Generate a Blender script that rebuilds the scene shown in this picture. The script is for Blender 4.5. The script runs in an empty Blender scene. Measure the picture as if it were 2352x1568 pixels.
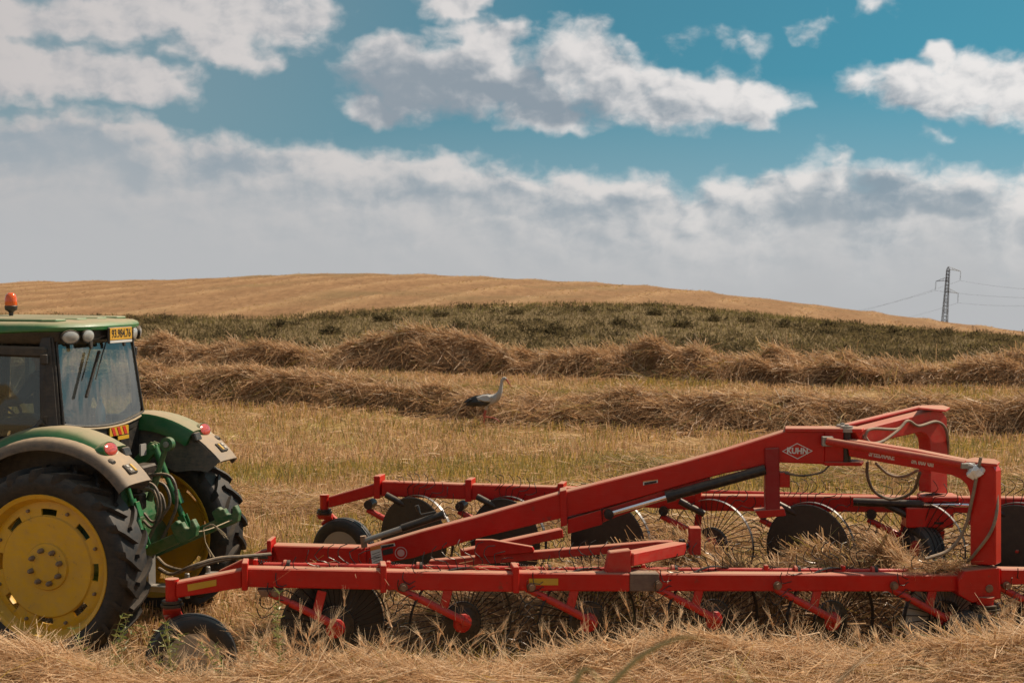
import bpy, bmesh, math, random
import numpy as np
from mathutils import Vector, Matrix

random.seed(7)
RNG = np.random.default_rng(11)
SC = bpy.context.scene
COL = SC.collection
rad = math.radians

# ------------------------------------------------------------------ camera
CAM_H = 3.52
FPX = 3360.0                       # focal length in pixels of a 2352 px wide frame
PITCH = math.atan(144 / FPX)
cam = bpy.data.cameras.new('camera')
cam.lens = 36.0 * FPX / 2352.0
cam.sensor_width = 36.0
cam.clip_start = 0.1
cam.clip_end = 5000
cam.dof.use_dof = True
cam.dof.focus_distance = 13.6
cam.dof.aperture_fstop = 4.5
cam_ob = bpy.data.objects.new('camera', cam)
COL.objects.link(cam_ob)
cam_ob.location = (0, 0, CAM_H)
cam_ob.rotation_euler = (math.pi / 2 - PITCH, 0, 0)
SC.camera = cam_ob

# ------------------------------------------------------------------ light
SUN_AZ = rad(60)                   # clockwise from +Y (away from the camera) towards +X
SUN_EL = rad(50)
to_sun = Vector((math.cos(SUN_EL) * math.sin(SUN_AZ), math.cos(SUN_EL) * math.cos(SUN_AZ), math.sin(SUN_EL)))
sun = bpy.data.lights.new('sun', 'SUN')
sun.energy = 5.0
sun.angle = rad(0.6)
sun.color = (1.0, 0.88, 0.72)
sun_ob = bpy.data.objects.new('sun', sun)
COL.objects.link(sun_ob)
sun_ob.rotation_euler = to_sun.to_track_quat('Z', 'Y').to_euler()
sun_ob.location = to_sun * 60

SC.render.engine = 'CYCLES'
SC.view_settings.view_transform = 'Standard'
SC.view_settings.look = 'None'
SC.view_settings.exposure = 0.38
SC.view_settings.gamma = 1.0
SC.cycles.max_bounces = 6
SC.cycles.diffuse_bounces = 2
SC.cycles.glossy_bounces = 3
SC.cycles.transmission_bounces = 4
SC.cycles.transparent_max_bounces = 8
SC.cycles.caustics_reflective = False
SC.cycles.caustics_refractive = False
SC.cycles.use_denoising = True


def ray(px, py):
    a = (px - 1176) / FPX
    b = (784 - py) / FPX
    return Vector((a, math.cos(PITCH) + b * math.sin(PITCH), -math.sin(PITCH) + b * math.cos(PITCH)))


def at(px, py, Y):
    """point of the place seen in a direction, at ground distance Y from the camera"""
    r = ray(px, py)
    return Vector((0, 0, CAM_H)) + r * (Y / r.y)


# ------------------------------------------------------------------ node helpers
class T:
    def __init__(s, tree):
        s.t = tree
        s.n = tree.nodes
        s.l = tree.links

    def node(s, typ, **kw):
        n = s.n.new(typ)
        for k, v in kw.items():
            setattr(n, k, v)
        return n

    def put(s, sock, v):
        if isinstance(v, bpy.types.NodeSocket):
            s.l.new(v, sock)
        elif v is not None:
            if hasattr(sock, 'default_value'):
                try:
                    sock.default_value = v
                except Exception:
                    sock.default_value = (v[0], v[1], v[2], 1.0)

    def math(s, op, a, b=None, c=None, clamp=False):
        n = s.node('ShaderNodeMath', operation=op, use_clamp=clamp)
        s.put(n.inputs[0], a)
        if b is not None:
            s.put(n.inputs[1], b)
        if c is not None:
            s.put(n.inputs[2], c)
        return n.outputs[0]

    def vmath(s, op, a, b=None, c=None, out=0):
        n = s.node('ShaderNodeVectorMath', operation=op)
        s.put(n.inputs[0], a)
        if b is not None:
            s.put(n.inputs[1], b)
        if c is not None:
            s.put(n.inputs[2], c)
        return n.outputs[out]

    def rng(s, v, a, b, c=0.0, d=1.0, smooth=False):
        n = s.node('ShaderNodeMapRange')
        if smooth:
            n.interpolation_type = 'SMOOTHSTEP'
        s.put(n.inputs[0], v)
        for i, q in enumerate((a, b, c, d)):
            s.put(n.inputs[1 + i], q)
        return n.outputs[0]

    def mix(s, f, a, b, blend='MIX'):
        n = s.node('ShaderNodeMix', data_type='RGBA', blend_type=blend)
        s.put(n.inputs[0], f)
        s.put(n.inputs[6], a if isinstance(a, bpy.types.NodeSocket) else tuple(a) + (1.0,) if len(a) == 3 else a)
        s.put(n.inputs[7], b if isinstance(b, bpy.types.NodeSocket) else tuple(b) + (1.0,) if len(b) == 3 else b)
        return n.outputs[2]

    def noise(s, vec, scale, detail=4.0, rough=0.55, lac=2.0, dist=0.0, out=0):
        n = s.node('ShaderNodeTexNoise')
        if vec is not None:
            s.put(n.inputs['Vector'], vec)
        n.inputs['Scale'].default_value = scale
        n.inputs['Detail'].default_value = detail
        n.inputs['Roughness'].default_value = rough
        n.inputs['Lacunarity'].default_value = lac
        n.inputs['Distortion'].default_value = dist
        return n.outputs[out]

    def ramp(s, f, stops, interp='LINEAR'):
        n = s.node('ShaderNodeValToRGB')
        cr = n.color_ramp
        cr.interpolation = interp
        while len(cr.elements) < len(stops):
            cr.elements.new(0.5)
        for e, (p, c) in zip(cr.elements, stops):
            e.position = p
            e.color = tuple(c) + (1.0,) if len(c) == 3 else c
        s.put(n.inputs[0], f)
        return n.outputs[0]


# ------------------------------------------------------------------ world: clear sky plus cloud banks
def azel(px, py):
    d = ray(px, py).normalized()
    return math.atan2(d.x, d.y), math.asin(d.z)


def build_world():
    w = bpy.data.worlds.new('World')
    SC.world = w
    w.use_nodes = True
    t = T(w.node_tree)
    t.n.clear()
    out = t.node('ShaderNodeOutputWorld')
    co = t.node('ShaderNodeTexCoord').outputs['Generated']
    d = t.vmath('NORMALIZE', co)
    sx = t.node('ShaderNodeSeparateXYZ')
    t.put(sx.inputs[0], d)
    x, y, z = sx.outputs
    az = t.math('ARCTAN2', x, y)
    el = t.math('ARCSINE', z)
    # blue sky
    sky = t.node('ShaderNodeTexSky', sky_type='NISHITA')
    sky.sun_disc = False
    sky.sun_elevation = SUN_EL
    sky.sun_rotation = SUN_AZ
    sky.altitude = 100
    sky.air_density = 1.0
    sky.dust_density = 0.6
    sky.ozone_density = 1.0
    cz = t.node('ShaderNodeCombineXYZ')
    t.put(cz.inputs[0], x)
    t.put(cz.inputs[1], y)
    t.put(cz.inputs[2], t.math('MULTIPLY_ADD', t.math('MAXIMUM', z, 0.0), 1.2, 0.20))
    t.put(sky.inputs[0], t.vmath('NORMALIZE', cz.outputs[0]))
    blue = t.mix(1.0, sky.outputs[0], t.mix(t.rng(az, -0.36, 0.25), (0.44, 0.70, 0.56), (0.27, 0.77, 0.68)), 'MULTIPLY')
    pale = t.math('MAXIMUM', t.rng(el, 0.135, 0.02, 0.0, 0.5), t.rng(az, 0.05, -0.36, 0.0, 0.42))
    blue = t.mix(pale, blue, (4.4, 5.0, 5.3))
    # cloud space: azimuth / elevation in radians times 10
    p = t.node('ShaderNodeCombineXYZ')
    t.put(p.inputs[0], t.math('MULTIPLY', az, 10.0))
    t.put(p.inputs[1], t.math('MULTIPLY', el, 10.0))
    p = p.outputs[0]
    flat = t.vmath('MULTIPLY', p, (1.0, 1.35, 1.0))
    wc = t.vmath('SUBTRACT', t.noise(flat, 1.5, 1.0, 0.5, out=1), (0.5, 0.5, 0.5))
    wf = t.vmath('SUBTRACT', t.noise(flat, 5.0, 2.0, 0.5, out=1), (0.5, 0.5, 0.5))
    w_all = t.vmath('MULTIPLY_ADD', wf, (0.20, 0.16, 0.0), t.vmath('MULTIPLY', wc, (0.55, 0.26, 0.0)))
    q = t.vmath('ADD', p, w_all)
    SH = (0.15, 0.13, 0.0)                                  # step towards the sun across the sky
    q_sun = t.vmath('ADD', q, SH)
    curl = t.vmath('MULTIPLY_ADD', wf, (0.12, 0.12, 0.0), flat)
    n0 = t.noise(curl, 3.4, 5.0, 0.56)
    n1 = t.noise(t.vmath('ADD', curl, (0.055, 0.065, 0.0)), 3.4, 4.0, 0.56)
    c0 = t.noise(curl, 1.25, 2.0, 0.5)
    c1 = t.noise(t.vmath('ADD', curl, (0.13, 0.15, 0.0)), 1.25, 2.0, 0.5)
    relief = t.math('SUBTRACT', n0, n1)                     # > 0 where a billow faces the sun
    relief = t.math('MULTIPLY_ADD', t.math('SUBTRACT', c0, c1), 0.9, relief)

    def ell(px, py, rx, ry, vec):
        a, e = azel(px, py)
        k = FPX / 10.0
        c = (-a * 10 * k / rx, -e * 10 * k / ry, 0)
        v = t.vmath('MULTIPLY_ADD', vec, (k / rx, k / ry, 0), c)
        return t.math('SUBTRACT', 1.0, t.vmath('LENGTH', v, out=1))

    def field(lst, vec, sm=0.25):
        f = None
        for e in lst:
            g = ell(*e[:4], vec)
            if len(e) > 4:
                g = t.math('MULTIPLY', g, e[4])
            f = g if f is None else t.math('SMOOTH_MAX', f, g, sm)
        return f

    # low bank: below an edge that sinks from left to right
    edge = [(-700, 300), (0, 240), (150, 228), (330, 262), (480, 292), (640, 318), (790, 330), (900, 345), (1060, 350),
            (1230, 380), (1400, 385), (1520, 408), (1570, 420), (1650, 395), (1760, 385), (1850, 352), (1930, 350), (2000, 388), (2100, 372),
            (2200, 368), (2300, 395), (2352, 385), (2900, 390)]
    fc = t.node('ShaderNodeFloatCurve')
    cur = fc.mapping.curves[0]
    pts = [(azel(a, b)[0] + 0.7, (azel(a, b)[1] + 0.1) * 3) for a, b in edge]
    pts = [(0.0, pts[0][1])] + [((a) / 1.4, b) for a, b in pts] + [(1.0, pts[-1][1])]
    while len(cur.points) < len(pts):
        cur.points.new(0.5, 0.5)
    for i, (a, b) in enumerate(pts):
        cur.points[i].location = (a, b)
        cur.points[i].handle_type = 'AUTO'
    fc.mapping.update()
    qs = t.node('ShaderNodeSeparateXYZ')
    t.put(qs.inputs[0], q)
    q_az = t.math('MULTIPLY', qs.outputs[0], 0.1)
    q_el = t.math('MULTIPLY', qs.outputs[1], 0.1)
    t.put(fc.inputs['Value'], t.math('DIVIDE', t.math('ADD', q_az, 0.7), 1.4))
    e_el = t.math('SUBTRACT', t.math('DIVIDE', fc.outputs[0], 3.0), 0.1)
    bank = t.math('MULTIPLY', t.math('SUBTRACT', e_el, q_el), 30.0)      # > 0 inside, about 1 per 110 px
    # cumulus clouds above the bank
    cum = [(1060, 150, 150, 110), (1100, 90, 110, 70), (1010, 190, 250, 105), (1150, 225, 250, 75), (900, 130, 120, 60), (1150, 200, 200, 90), (1330, 130, 110, 90), (1400, 180, 170, 95),
           (1560, 220, 180, 75), (1720, 245, 150, 50), (1250, 270, 160, 40), (860, 245, 110, 45),
           (2060, 190, 120, 65), (2200, 190, 140, 75), (2330, 215, 150, 65), (2160, 135, 60, 35),
           (2020, 20, 46, 20, 0.26), (1850, 66, 55, 26, 0.24), (1655, 95, 60, 34, 0.22), (2145, 298, 46, 14, 0.2),
           (-80, 130, 260, 90), (120, 160, 190, 75), (300, 190, 170, 50), (400, 30, 330, 75), (600, 40, 230, 70), (230, 30, 260, 60), (20, 30, 220, 50), (500, 120, 130, 45), (1060, 10, 130, 30)]
    cf = field(cum, q)
    cs = field(cum[:19], q_sun)
    # more of the same kind of sky outside the picture
    hi = t.noise(flat, 0.33, 3.0, 0.55)
    hi = t.math('MULTIPLY', t.math('SUBTRACT', hi, 0.50), 4.0)
    off = t.math('MAXIMUM', t.rng(el, 0.20, 0.32), t.rng(t.math('ABSOLUTE', az), 0.42, 0.6))
    hi = t.math('ADD', hi, t.math('MULTIPLY', t.math('SUBTRACT', off, 1.0), 6.0))
    cf = t.math('MAXIMUM', cf, hi)
    puff = t.math('SUBTRACT', n0, 0.5)
    dens_c = t.math('MULTIPLY_ADD', puff, 1.25, cf)
    dens_b = t.math('MULTIPLY_ADD', puff, 1.1, bank)
    cover_b = t.rng(dens_b, -0.10, 0.42, smooth=True)
    # tones: sunlit billows, blue-grey where cloud stands between the spot and the sun
    side = t.rng(az, -0.36, 0.22)                          # the left of the view is duller than the right
    thick = t.rng(t.math('MULTIPLY_ADD', puff, 0.7, cs), 0.12, 0.72, smooth=True)
    dark_c = field([(900, 175, 120, 80), (960, 200, 130, 80), (1060, 240, 200, 55), (1230, 215, 60, 75), (1180, 255, 200, 40)], q)
    dark_c = t.rng(t.math('MULTIPLY_ADD', puff, 0.6, dark_c), -0.55, 0.60, smooth=True)
    cover_c = t.rng(dens_c, -0.06, t.math('MULTIPLY_ADD', dark_c, 0.12, 0.46), smooth=True)
    lit_c = t.math('SUBTRACT', t.math('SUBTRACT', 0.90, t.math('MULTIPLY', thick, 0.38)), t.math('MULTIPLY', dark_c, 0.72))
    lit_c = t.math('MULTIPLY_ADD', relief, 2.4, lit_c)
    lit_c = t.rng(lit_c, -0.25, 1.25, smooth=True)
    white = t.mix(side, (0.60, 0.565, 0.555), (0.88, 0.85, 0.83))
    grey = t.mix(side, (0.34, 0.375, 0.415), (0.25, 0.315, 0.375))
    col_c = t.mix(lit_c, grey, white)
    dark_b = field([(1890, 420, 70, 45), (2030, 425, 90, 50), (2000, 475, 260, 50), (2180, 480, 160, 45), (1420, 480, 260, 35, 0.7), (300, 400, 90, 40, 0.9), (100, 330, 260, 70, 1.0), (1000, 450, 420, 35, 0.6), (560, 380, 200, 40, 0.6)], q)
    dark_b = t.rng(dark_b, -0.1, 0.75, smooth=True)
    lit_b = t.math('SUBTRACT', t.rng(bank, 0.12, 1.0, 1.05, 0.60), t.math('MULTIPLY', dark_b, 0.68))
    lit_b = t.math('MULTIPLY_ADD', relief, t.rng(bank, 0.2, 2.4, 2.3, 0.5), lit_b)
    lit_b = t.rng(lit_b, -0.15, 1.15, smooth=True)
    bw = t.mix(side, (0.565, 0.535, 0.525), (0.82, 0.79, 0.765))
    bgr = t.mix(side, (0.34, 0.395, 0.44), (0.27, 0.345, 0.405))
    col_b = t.mix(lit_b, bgr, bw)
    col_b = t.mix(t.rng(bank, 0.45, 2.7), col_b, (0.505, 0.51, 0.52))
    clouds = t.mix(cover_b, col_c, col_b)
    cover = t.math('MAXIMUM', cover_c, cover_b)
    cover = t.math('MULTIPLY', cover, 0.98)
    bg1 = t.node('ShaderNodeBackground')
    t.put(bg1.inputs[0], blue)
    bg1.inputs[1].default_value = 0.078
    bg2 = t.node('ShaderNodeBackground')
    t.put(bg2.inputs[0], clouds)
    bg2.inputs[1].default_value = 0.73
    mx = t.node('ShaderNodeMixShader')
    t.put(mx.inputs[0], cover)
    t.l.new(bg1.outputs[0], mx.inputs[1])
    t.l.new(bg2.outputs[0], mx.inputs[2])
    t.l.new(mx.outputs[0], out.inputs[0])


build_world()

# ------------------------------------------------------------------ materials
M = {}


def mat(name):
    m = bpy.data.materials.new(name)
    m.use_nodes = True
    t = T(m.node_tree)
    t.n.clear()
    o = t.node('ShaderNodeOutputMaterial')
    M[name] = m
    return t, o


DUST = (0.38, 0.265, 0.165)


def paint(name, base, rough=0.4, dust=0.6, metal=0.0, var=0.25, spec=0.5, dust_low=0.08, bump=0.0, coat=0.0, lo=0.35, hi=0.95, wear=None):
    """painted or plain surface; dust lies on faces that look upwards, streaks and blotches elsewhere"""
    t, o = mat(name)
    b = t.node('ShaderNodeBsdfPrincipled')
    tc = t.node('ShaderNodeTexCoord').outputs['Object']
    g = t.node('ShaderNodeNewGeometry')
    nz = t.node('ShaderNodeSeparateXYZ')
    t.put(nz.inputs[0], g.outputs['Normal'])
    n1 = t.noise(tc, 2.2, 5, 0.6)
    n2 = t.noise(tc, 14.0, 5, 0.65)
    n3 = t.noise(t.vmath('MULTIPLY', tc, (3.0, 3.0, 20.0)), 3.0, 4, 0.6)
    base_d = tuple(c * (1 - var) for c in base)
    col = t.mix(t.rng(n1, 0.3, 0.7), base, base_d)
    if wear:
        col = t.mix(t.rng(t.noise(tc, 9.0, 6, 0.7), 0.62, 0.70), col, wear)
        n4 = t.noise(t.vmath('MULTIPLY', tc, (1.2, 8.0, 55.0)), 2.0, 3, 0.6)
        col = t.mix(t.rng(n4, 0.66, 0.74, 0.0, 0.3), col, tuple(min(1.0, c * 1.25 + 0.05) for c in base))
        n5 = t.noise(tc, 0.9, 3, 0.6)
        col = t.mix(t.rng(n5, 0.45, 0.75, 0.0, 0.22), col, tuple(c * 0.9 + 0.03 for c in base))
        col = t.mix(t.rng(t.noise(tc, 26.0, 3, 0.6), 0.72, 0.76, 0.0, 0.8), col, (0.05, 0.03, 0.025))
    up = t.rng(nz.outputs[2], lo, hi)
    f = t.math('MULTIPLY', up, t.rng(n1, 0.25, 0.6, 0.6 * dust, dust))
    low = t.math('MULTIPLY', t.rng(t.math('ADD', n2, t.math('MULTIPLY', n3, 0.5)), 0.55, 1.0), dust_low * 2.2)
    f = t.math('ADD', f, low, clamp=True)
    col = t.mix(f, col, DUST)
    t.put(b.inputs['Base Color'], col)
    t.put(b.inputs['Roughness'], t.math('ADD', t.rng(f, 0, 1, rough, 0.9), t.math('MULTIPLY', t.math('SUBTRACT', n2, 0.5), 0.2), clamp=True))
    b.inputs['Metallic'].default_value = metal
    b.inputs['Specular IOR Level'].default_value = spec
    b.inputs['Coat Weight'].default_value = coat
    if bump:
        bp = t.node('ShaderNodeBump')
        bp.inputs['Strength'].default_value = bump
        bp.inputs['Distance'].default_value = 0.01
        t.put(bp.inputs['Height'], n2)
        t.l.new(bp.outputs[0], b.inputs['Normal'])
    t.l.new(b.outputs[0], o.inputs[0])
    return M[name]


paint('red', (0.52, 0.008, 0.005), 0.34, 0.75, dust_low=0.022, wear=(0.25, 0.03, 0.02), hi=0.95, lo=0.5, spec=0.3)
paint('red_pole', (0.53, 0.009, 0.006), 0.3, 0.2, dust_low=0.05, spec=0.4, wear=(0.25, 0.03, 0.02))
paint('red_pale', (0.52, 0.015, 0.009), 0.5, 0.65, dust_low=0.07, spec=0.3, wear=(0.28, 0.04, 0.03))
paint('green', (0.008, 0.125, 0.03), 0.35, 0.85, dust_low=0.05, lo=0.62, hi=1.0)
paint('green_roof', (0.02, 0.16, 0.045), 0.35, 0.75, dust_low=0.06, lo=0.4, hi=0.98)
paint('green_link', (0.008, 0.10, 0.03), 0.35, 0.25, dust_low=0.12)
paint('fender_black', (0.06, 0.058, 0.057), 0.5, 0.82, dust_low=0.14, lo=0.15, hi=0.9)
paint('black_plastic', (0.012, 0.012, 0.013), 0.45, 0.35, dust_low=0.05)
paint('black_steel', (0.012, 0.012, 0.014), 0.35, 0.2, dust_low=0.06, metal=0.3)
paint('wire', (0.02, 0.02, 0.022), 0.3, 0.1, dust_low=0.05, metal=0.6)
paint('ring_steel', (0.30, 0.30, 0.31), 0.3, 0.1, dust_low=0.1, metal=0.9)
paint('chrome', (0.8, 0.8, 0.82), 0.12, 0.0, dust_low=0.0, metal=1.0, var=0.05)
paint('steel', (0.32, 0.31, 0.29), 0.45, 0.2, dust_low=0.12, metal=0.6)
paint('rubber', (0.015, 0.016, 0.018), 0.60, 0.20, dust_low=0.045, bump=0.15, spec=0.35)
paint('rubber_clean', (0.015, 0.017, 0.020), 0.45, 0.15, dust_low=0.03, bump=0.1, spec=0.4)
paint('yellow_rim', (0.72, 0.40, 0.010), 0.40, 0.2, dust_low=0.13, wear=(0.26, 0.15, 0.05))
paint('nut', (0.25, 0.20, 0.16), 0.55, 0.2, dust_low=0.2, metal=0.5)
paint('guard_dark', (0.016, 0.014, 0.014), 0.45, 0.1, dust_low=0.03)
paint('guard_grey', (0.30, 0.28, 0.26), 0.5, 0.1, dust_low=0.1)
paint('hose', (0.03, 0.027, 0.025), 0.5, 0.5, dust_low=0.2)
paint('hose_grey', (0.16, 0.12, 0.09), 0.6, 0.5, dust_low=0.3)
paint('yellow_sticker', (0.58, 0.32, 0.01), 0.4, 0.1, dust_low=0.08)
paint('white_sticker', (0.62, 0.60, 0.57), 0.45, 0.1, dust_low=0.1)
paint('orange_sticker', (0.70, 0.20, 0.03), 0.45, 0.1, dust_low=0.08)
paint('reflector_red', (0.55, 0.03, 0.02), 0.25, 0.1, dust_low=0.08)
paint('letter_white', (0.70, 0.66, 0.63), 0.45, 0.0, dust_low=0.1)
paint('letter_black', (0.01, 0.01, 0.01), 0.5, 0.0, dust_low=0.02)
paint('plate_yellow', (0.60, 0.31, 0.012), 0.35, 0.1, dust_low=0.08)
paint('seat', (0.05, 0.05, 0.052), 0.8, 0.2, dust_low=0.1)
paint('cab_lining', (0.10, 0.10, 0.10), 0.8, 0.2, dust_low=0.1)
paint('twine', (0.42, 0.32, 0.20), 0.9, 0.1, dust_low=0.1)
paint('plastic_bag', (0.75, 0.73, 0.72), 0.5, 0.1, dust_low=0.05)
paint('shirt', (0.05, 0.06, 0.08), 0.85, 0.05, dust_low=0.03)
paint('trousers', (0.04, 0.045, 0.06), 0.85, 0.05, dust_low=0.03)
paint('skin', (0.42, 0.24, 0.16), 0.55, 0.0, dust_low=0.0)
paint('cap', (0.03, 0.035, 0.05), 0.85, 0.05, dust_low=0.02)
paint('bottle_blue', (0.05, 0.28, 0.42), 0.2, 0.0, dust_low=0.0)
paint('stork_white', (0.42, 0.39, 0.36), 0.8, 0.0, dust_low=0.10, var=0.25)
paint('stork_breast', (0.45, 0.36, 0.28), 0.8, 0.0, dust_low=0.10, var=0.3)
paint('stork_black', (0.012, 0.011, 0.012), 0.55, 0.0, dust_low=0.02)
paint('stork_red', (0.42, 0.07, 0.04), 0.5, 0.0, dust_low=0.06)
paint('pylon_steel', (0.10, 0.10, 0.105), 0.6, 0.0, dust_low=0.0, metal=0.3)
paint('brass', (0.35, 0.30, 0.22), 0.4, 0.1, dust_low=0.1, metal=0.7)


def lens_mat(name, col, trans=0.0, rough=0.15):
    t, o = mat(name)
    b = t.node('ShaderNodeBsdfPrincipled')
    tc = t.node('ShaderNodeTexCoord').outputs['Object']
    wv = t.node('ShaderNodeTexWave')
    wv.inputs['Scale'].default_value = 30
    t.put(wv.inputs['Vector'], tc)
    t.put(b.inputs['Base Color'], t.mix(wv.outputs['Fac'], col, tuple(c * 0.75 for c in col)))
    b.inputs['Roughness'].default_value = rough
    b.inputs['Coat Weight'].default_value = 0.6
    b.inputs['Transmission Weight'].default_value = trans
    t.l.new(b.outputs[0], o.inputs[0])


lens_mat('lens_red', (0.50, 0.07, 0.05))
lens_mat('lens_orange', (0.85, 0.12, 0.008), 0.15)
lens_mat('lens_clear', (0.42, 0.41, 0.38))
lens_mat('eye', (0.01, 0.01, 0.01))


def glass_mat(name, tint, dust, refl, base_refl=0.03):
    """thin pane: see-through, mirror-like at grazing angles, with a film of field dust"""
    t, o = mat(name)
    tr = t.node('ShaderNodeBsdfTransparent')
    tr.inputs[0].default_value = tint + (1,)
    gl = t.node('ShaderNodeBsdfGlossy')
    gl.inputs['Roughness'].default_value = 0.015
    gl.inputs['Color'].default_value = (0.93, 0.95, 0.91, 1)
    lw = t.node('ShaderNodeLayerWeight')
    lw.inputs[0].default_value = refl
    m1 = t.node('ShaderNodeMixShader')
    t.put(m1.inputs[0], t.rng(lw.outputs['Fresnel'], 0, 1, base_refl, 1.0))
    t.l.new(tr.outputs[0], m1.inputs[1])
    t.l.new(gl.outputs[0], m1.inputs[2])
    df = t.node('ShaderNodeBsdfDiffuse')
    df.inputs[0].default_value = (0.50, 0.50, 0.48, 1)
    tl = t.node('ShaderNodeBsdfTranslucent')
    tl.inputs[0].default_value = (0.55, 0.56, 0.55, 1)
    ad = t.node('ShaderNodeMixShader')
    ad.inputs[0].default_value = 0.5
    t.l.new(df.outputs[0], ad.inputs[1])
    t.l.new(tl.outputs[0], ad.inputs[2])
    tc = t.node('ShaderNodeTexCoord').outputs['Object']
    m2 = t.node('ShaderNodeMixShader')
    t.put(m2.inputs[0], t.math('MULTIPLY', t.rng(t.noise(tc, 2.5, 5, 0.6), 0.3, 0.7, 0.6, 1.2), dust))
    t.l.new(m1.outputs[0], m2.inputs[1])
    t.l.new(ad.outputs[0], m2.inputs[2])
    t.l.new(m2.outputs[0], o.inputs[0])


glass_mat('glass_rear', (0.86, 0.97, 0.94), 0.08, 0.36, 0.11)
glass_mat('glass_side', (0.68, 0.74, 0.73), 0.05, 0.25)


def leafy(name, stops, trans=0.3, rough=0.42, spec=0.5):
    """blades and stalks: a tone per blade from its own 'tint', light passing through"""
    t, o = mat(name)
    a = t.node('ShaderNodeAttribute', attribute_name='tint')
    col = t.ramp(a.outputs['Fac'], stops)
    b = t.node('ShaderNodeBsdfPrincipled')
    t.put(b.inputs['Base Color'], col)
    b.inputs['Roughness'].default_value = rough
    b.inputs['Specular IOR Level'].default_value = spec
    tl = t.node('ShaderNodeBsdfTranslucent')
    t.put(tl.inputs[0], col)
    mx = t.node('ShaderNodeMixShader')
    mx.inputs[0].default_value = trans
    t.l.new(b.outputs[0], mx.inputs[1])
    t.l.new(tl.outputs[0], mx.inputs[2])
    t.l.new(mx.outputs[0], o.inputs[0])


STRAW = [(0.0, (0.14, 0.075, 0.036)), (0.22, (0.34, 0.190, 0.090)), (0.45, (0.55, 0.325, 0.160)), (0.62, (0.69, 0.445, 0.245)), (0.72, (0.80, 0.58, 0.36)),
         (0.76, (0.50, 0.315, 0.070)), (0.86, (0.28, 0.225, 0.065)), (1.0, (0.15, 0.15, 0.06))]
leafy('straw', STRAW, 0.42, 0.55, 0.35)
leafy('shrub', [(0.0, (0.035, 0.027, 0.015)), (0.35, (0.125, 0.092, 0.042)), (0.6, (0.215, 0.15, 0.072)), (0.8, (0.18, 0.155, 0.04)), (0.93, (0.33, 0.22, 0.095)), (1.0, (0.40, 0.28, 0.06))], 0.45, 0.85, 0.08)
leafy('weed', [(0.0, (0.06, 0.10, 0.02)), (0.6, (0.16, 0.19, 0.04)), (1.0, (0.34, 0.30, 0.10))], 0.35)


def ground_mat():
    t, o = mat('soil')
    b = t.node('ShaderNodeBsdfPrincipled')
    g = t.node('ShaderNodeNewGeometry').outputs['Position']
    zone = t.node('ShaderNodeAttribute', attribute_name='zone').outputs['Fac']   # 0 stubble, 1 scrub, 2 hill field
    big = t.noise(g, 0.35, 4, 0.6)
    mid = t.noise(g, 3.0, 6, 0.65)
    finer = t.noise(t.vmath('MULTIPLY', g, (1.0, 0.5, 1.0)), 22.0, 4, 0.7)
    stub = t.ramp(t.math('MULTIPLY_ADD', finer, 0.5, t.math('MULTIPLY', mid, 0.5)),
                  [(0.3, (0.11, 0.062, 0.028)), (0.5, (0.26, 0.155, 0.066)), (0.66, (0.40, 0.25, 0.11))])
    stub = t.mix(t.rng(big, 0.52, 0.66), stub, (0.24, 0.18, 0.05))
    scrub = t.ramp(t.math('MULTIPLY_ADD', mid, 0.6, t.math('MULTIPLY', big, 0.4)),
                   [(0.32, (0.075, 0.052, 0.024)), (0.5, (0.155, 0.104, 0.048)), (0.66, (0.22, 0.15, 0.07))])
    hmid = t.noise(t.vmath('MULTIPLY', g, (1.3, 0.35, 1.0)), 1.1, 6, 0.7)
    hill = t.ramp(t.math('MULTIPLY_ADD', hmid, 0.6, t.math('MULTIPLY', mid, 0.4)),
                  [(0.3, (0.11, 0.056, 0.025)), (0.5, (0.225, 0.120, 0.055)), (0.68, (0.31, 0.176, 0.085))])
    row = t.node('ShaderNodeAttribute', attribute_name='mown_row').outputs['Fac']
    hill = t.mix(t.math('MULTIPLY', row, 0.55), hill, (0.38, 0.232, 0.115))
    hill = t.mix(t.rng(t.noise(g, 0.06, 3, 0.6), 0.52, 0.66, 0.0, 0.45), hill, (0.15, 0.105, 0.045))
    col = t.mix(t.rng(zone, 0.3, 0.7), stub, scrub)
    col = t.mix(t.rng(zone, 1.35, 1.65), col, hill)
    t.put(b.inputs['Base Color'], col)
    b.inputs['Roughness'].default_value = 0.95
    b.inputs['Specular IOR Level'].default_value = 0.1
    bp = t.node('ShaderNodeBump')
    bp.inputs['Strength'].default_value = 0.7
    bp.inputs['Distance'].default_value = 0.12
    t.put(bp.inputs['Height'], t.math('ADD', mid, t.math('MULTIPLY', finer, 0.3)))
    t.l.new(bp.outputs[0], b.inputs['Normal'])
    t.l.new(b.outputs[0], o.inputs[0])


ground_mat()


# ------------------------------------------------------------------ object helpers
def tag(o, label, cat=None, group=None, kind=None):
    if label:
        o['label'] = label
    if cat:
        o['category'] = cat
    if group:
        o['group'] = group
    if kind:
        o['kind'] = kind
    return o


def empty(name, loc=(0, 0, 0), rz=0.0):
    o = bpy.data.objects.new(name, None)
    o.empty_display_size = 0.3
    o.location = loc
    o.rotation_euler = (0, 0, rz)
    COL.objects.link(o)
    return o


def link(name, me, parent=None):
    o = bpy.data.objects.new(name, me)
    COL.objects.link(o)
    if parent is not None:
        o.parent = parent
    return o


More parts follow.
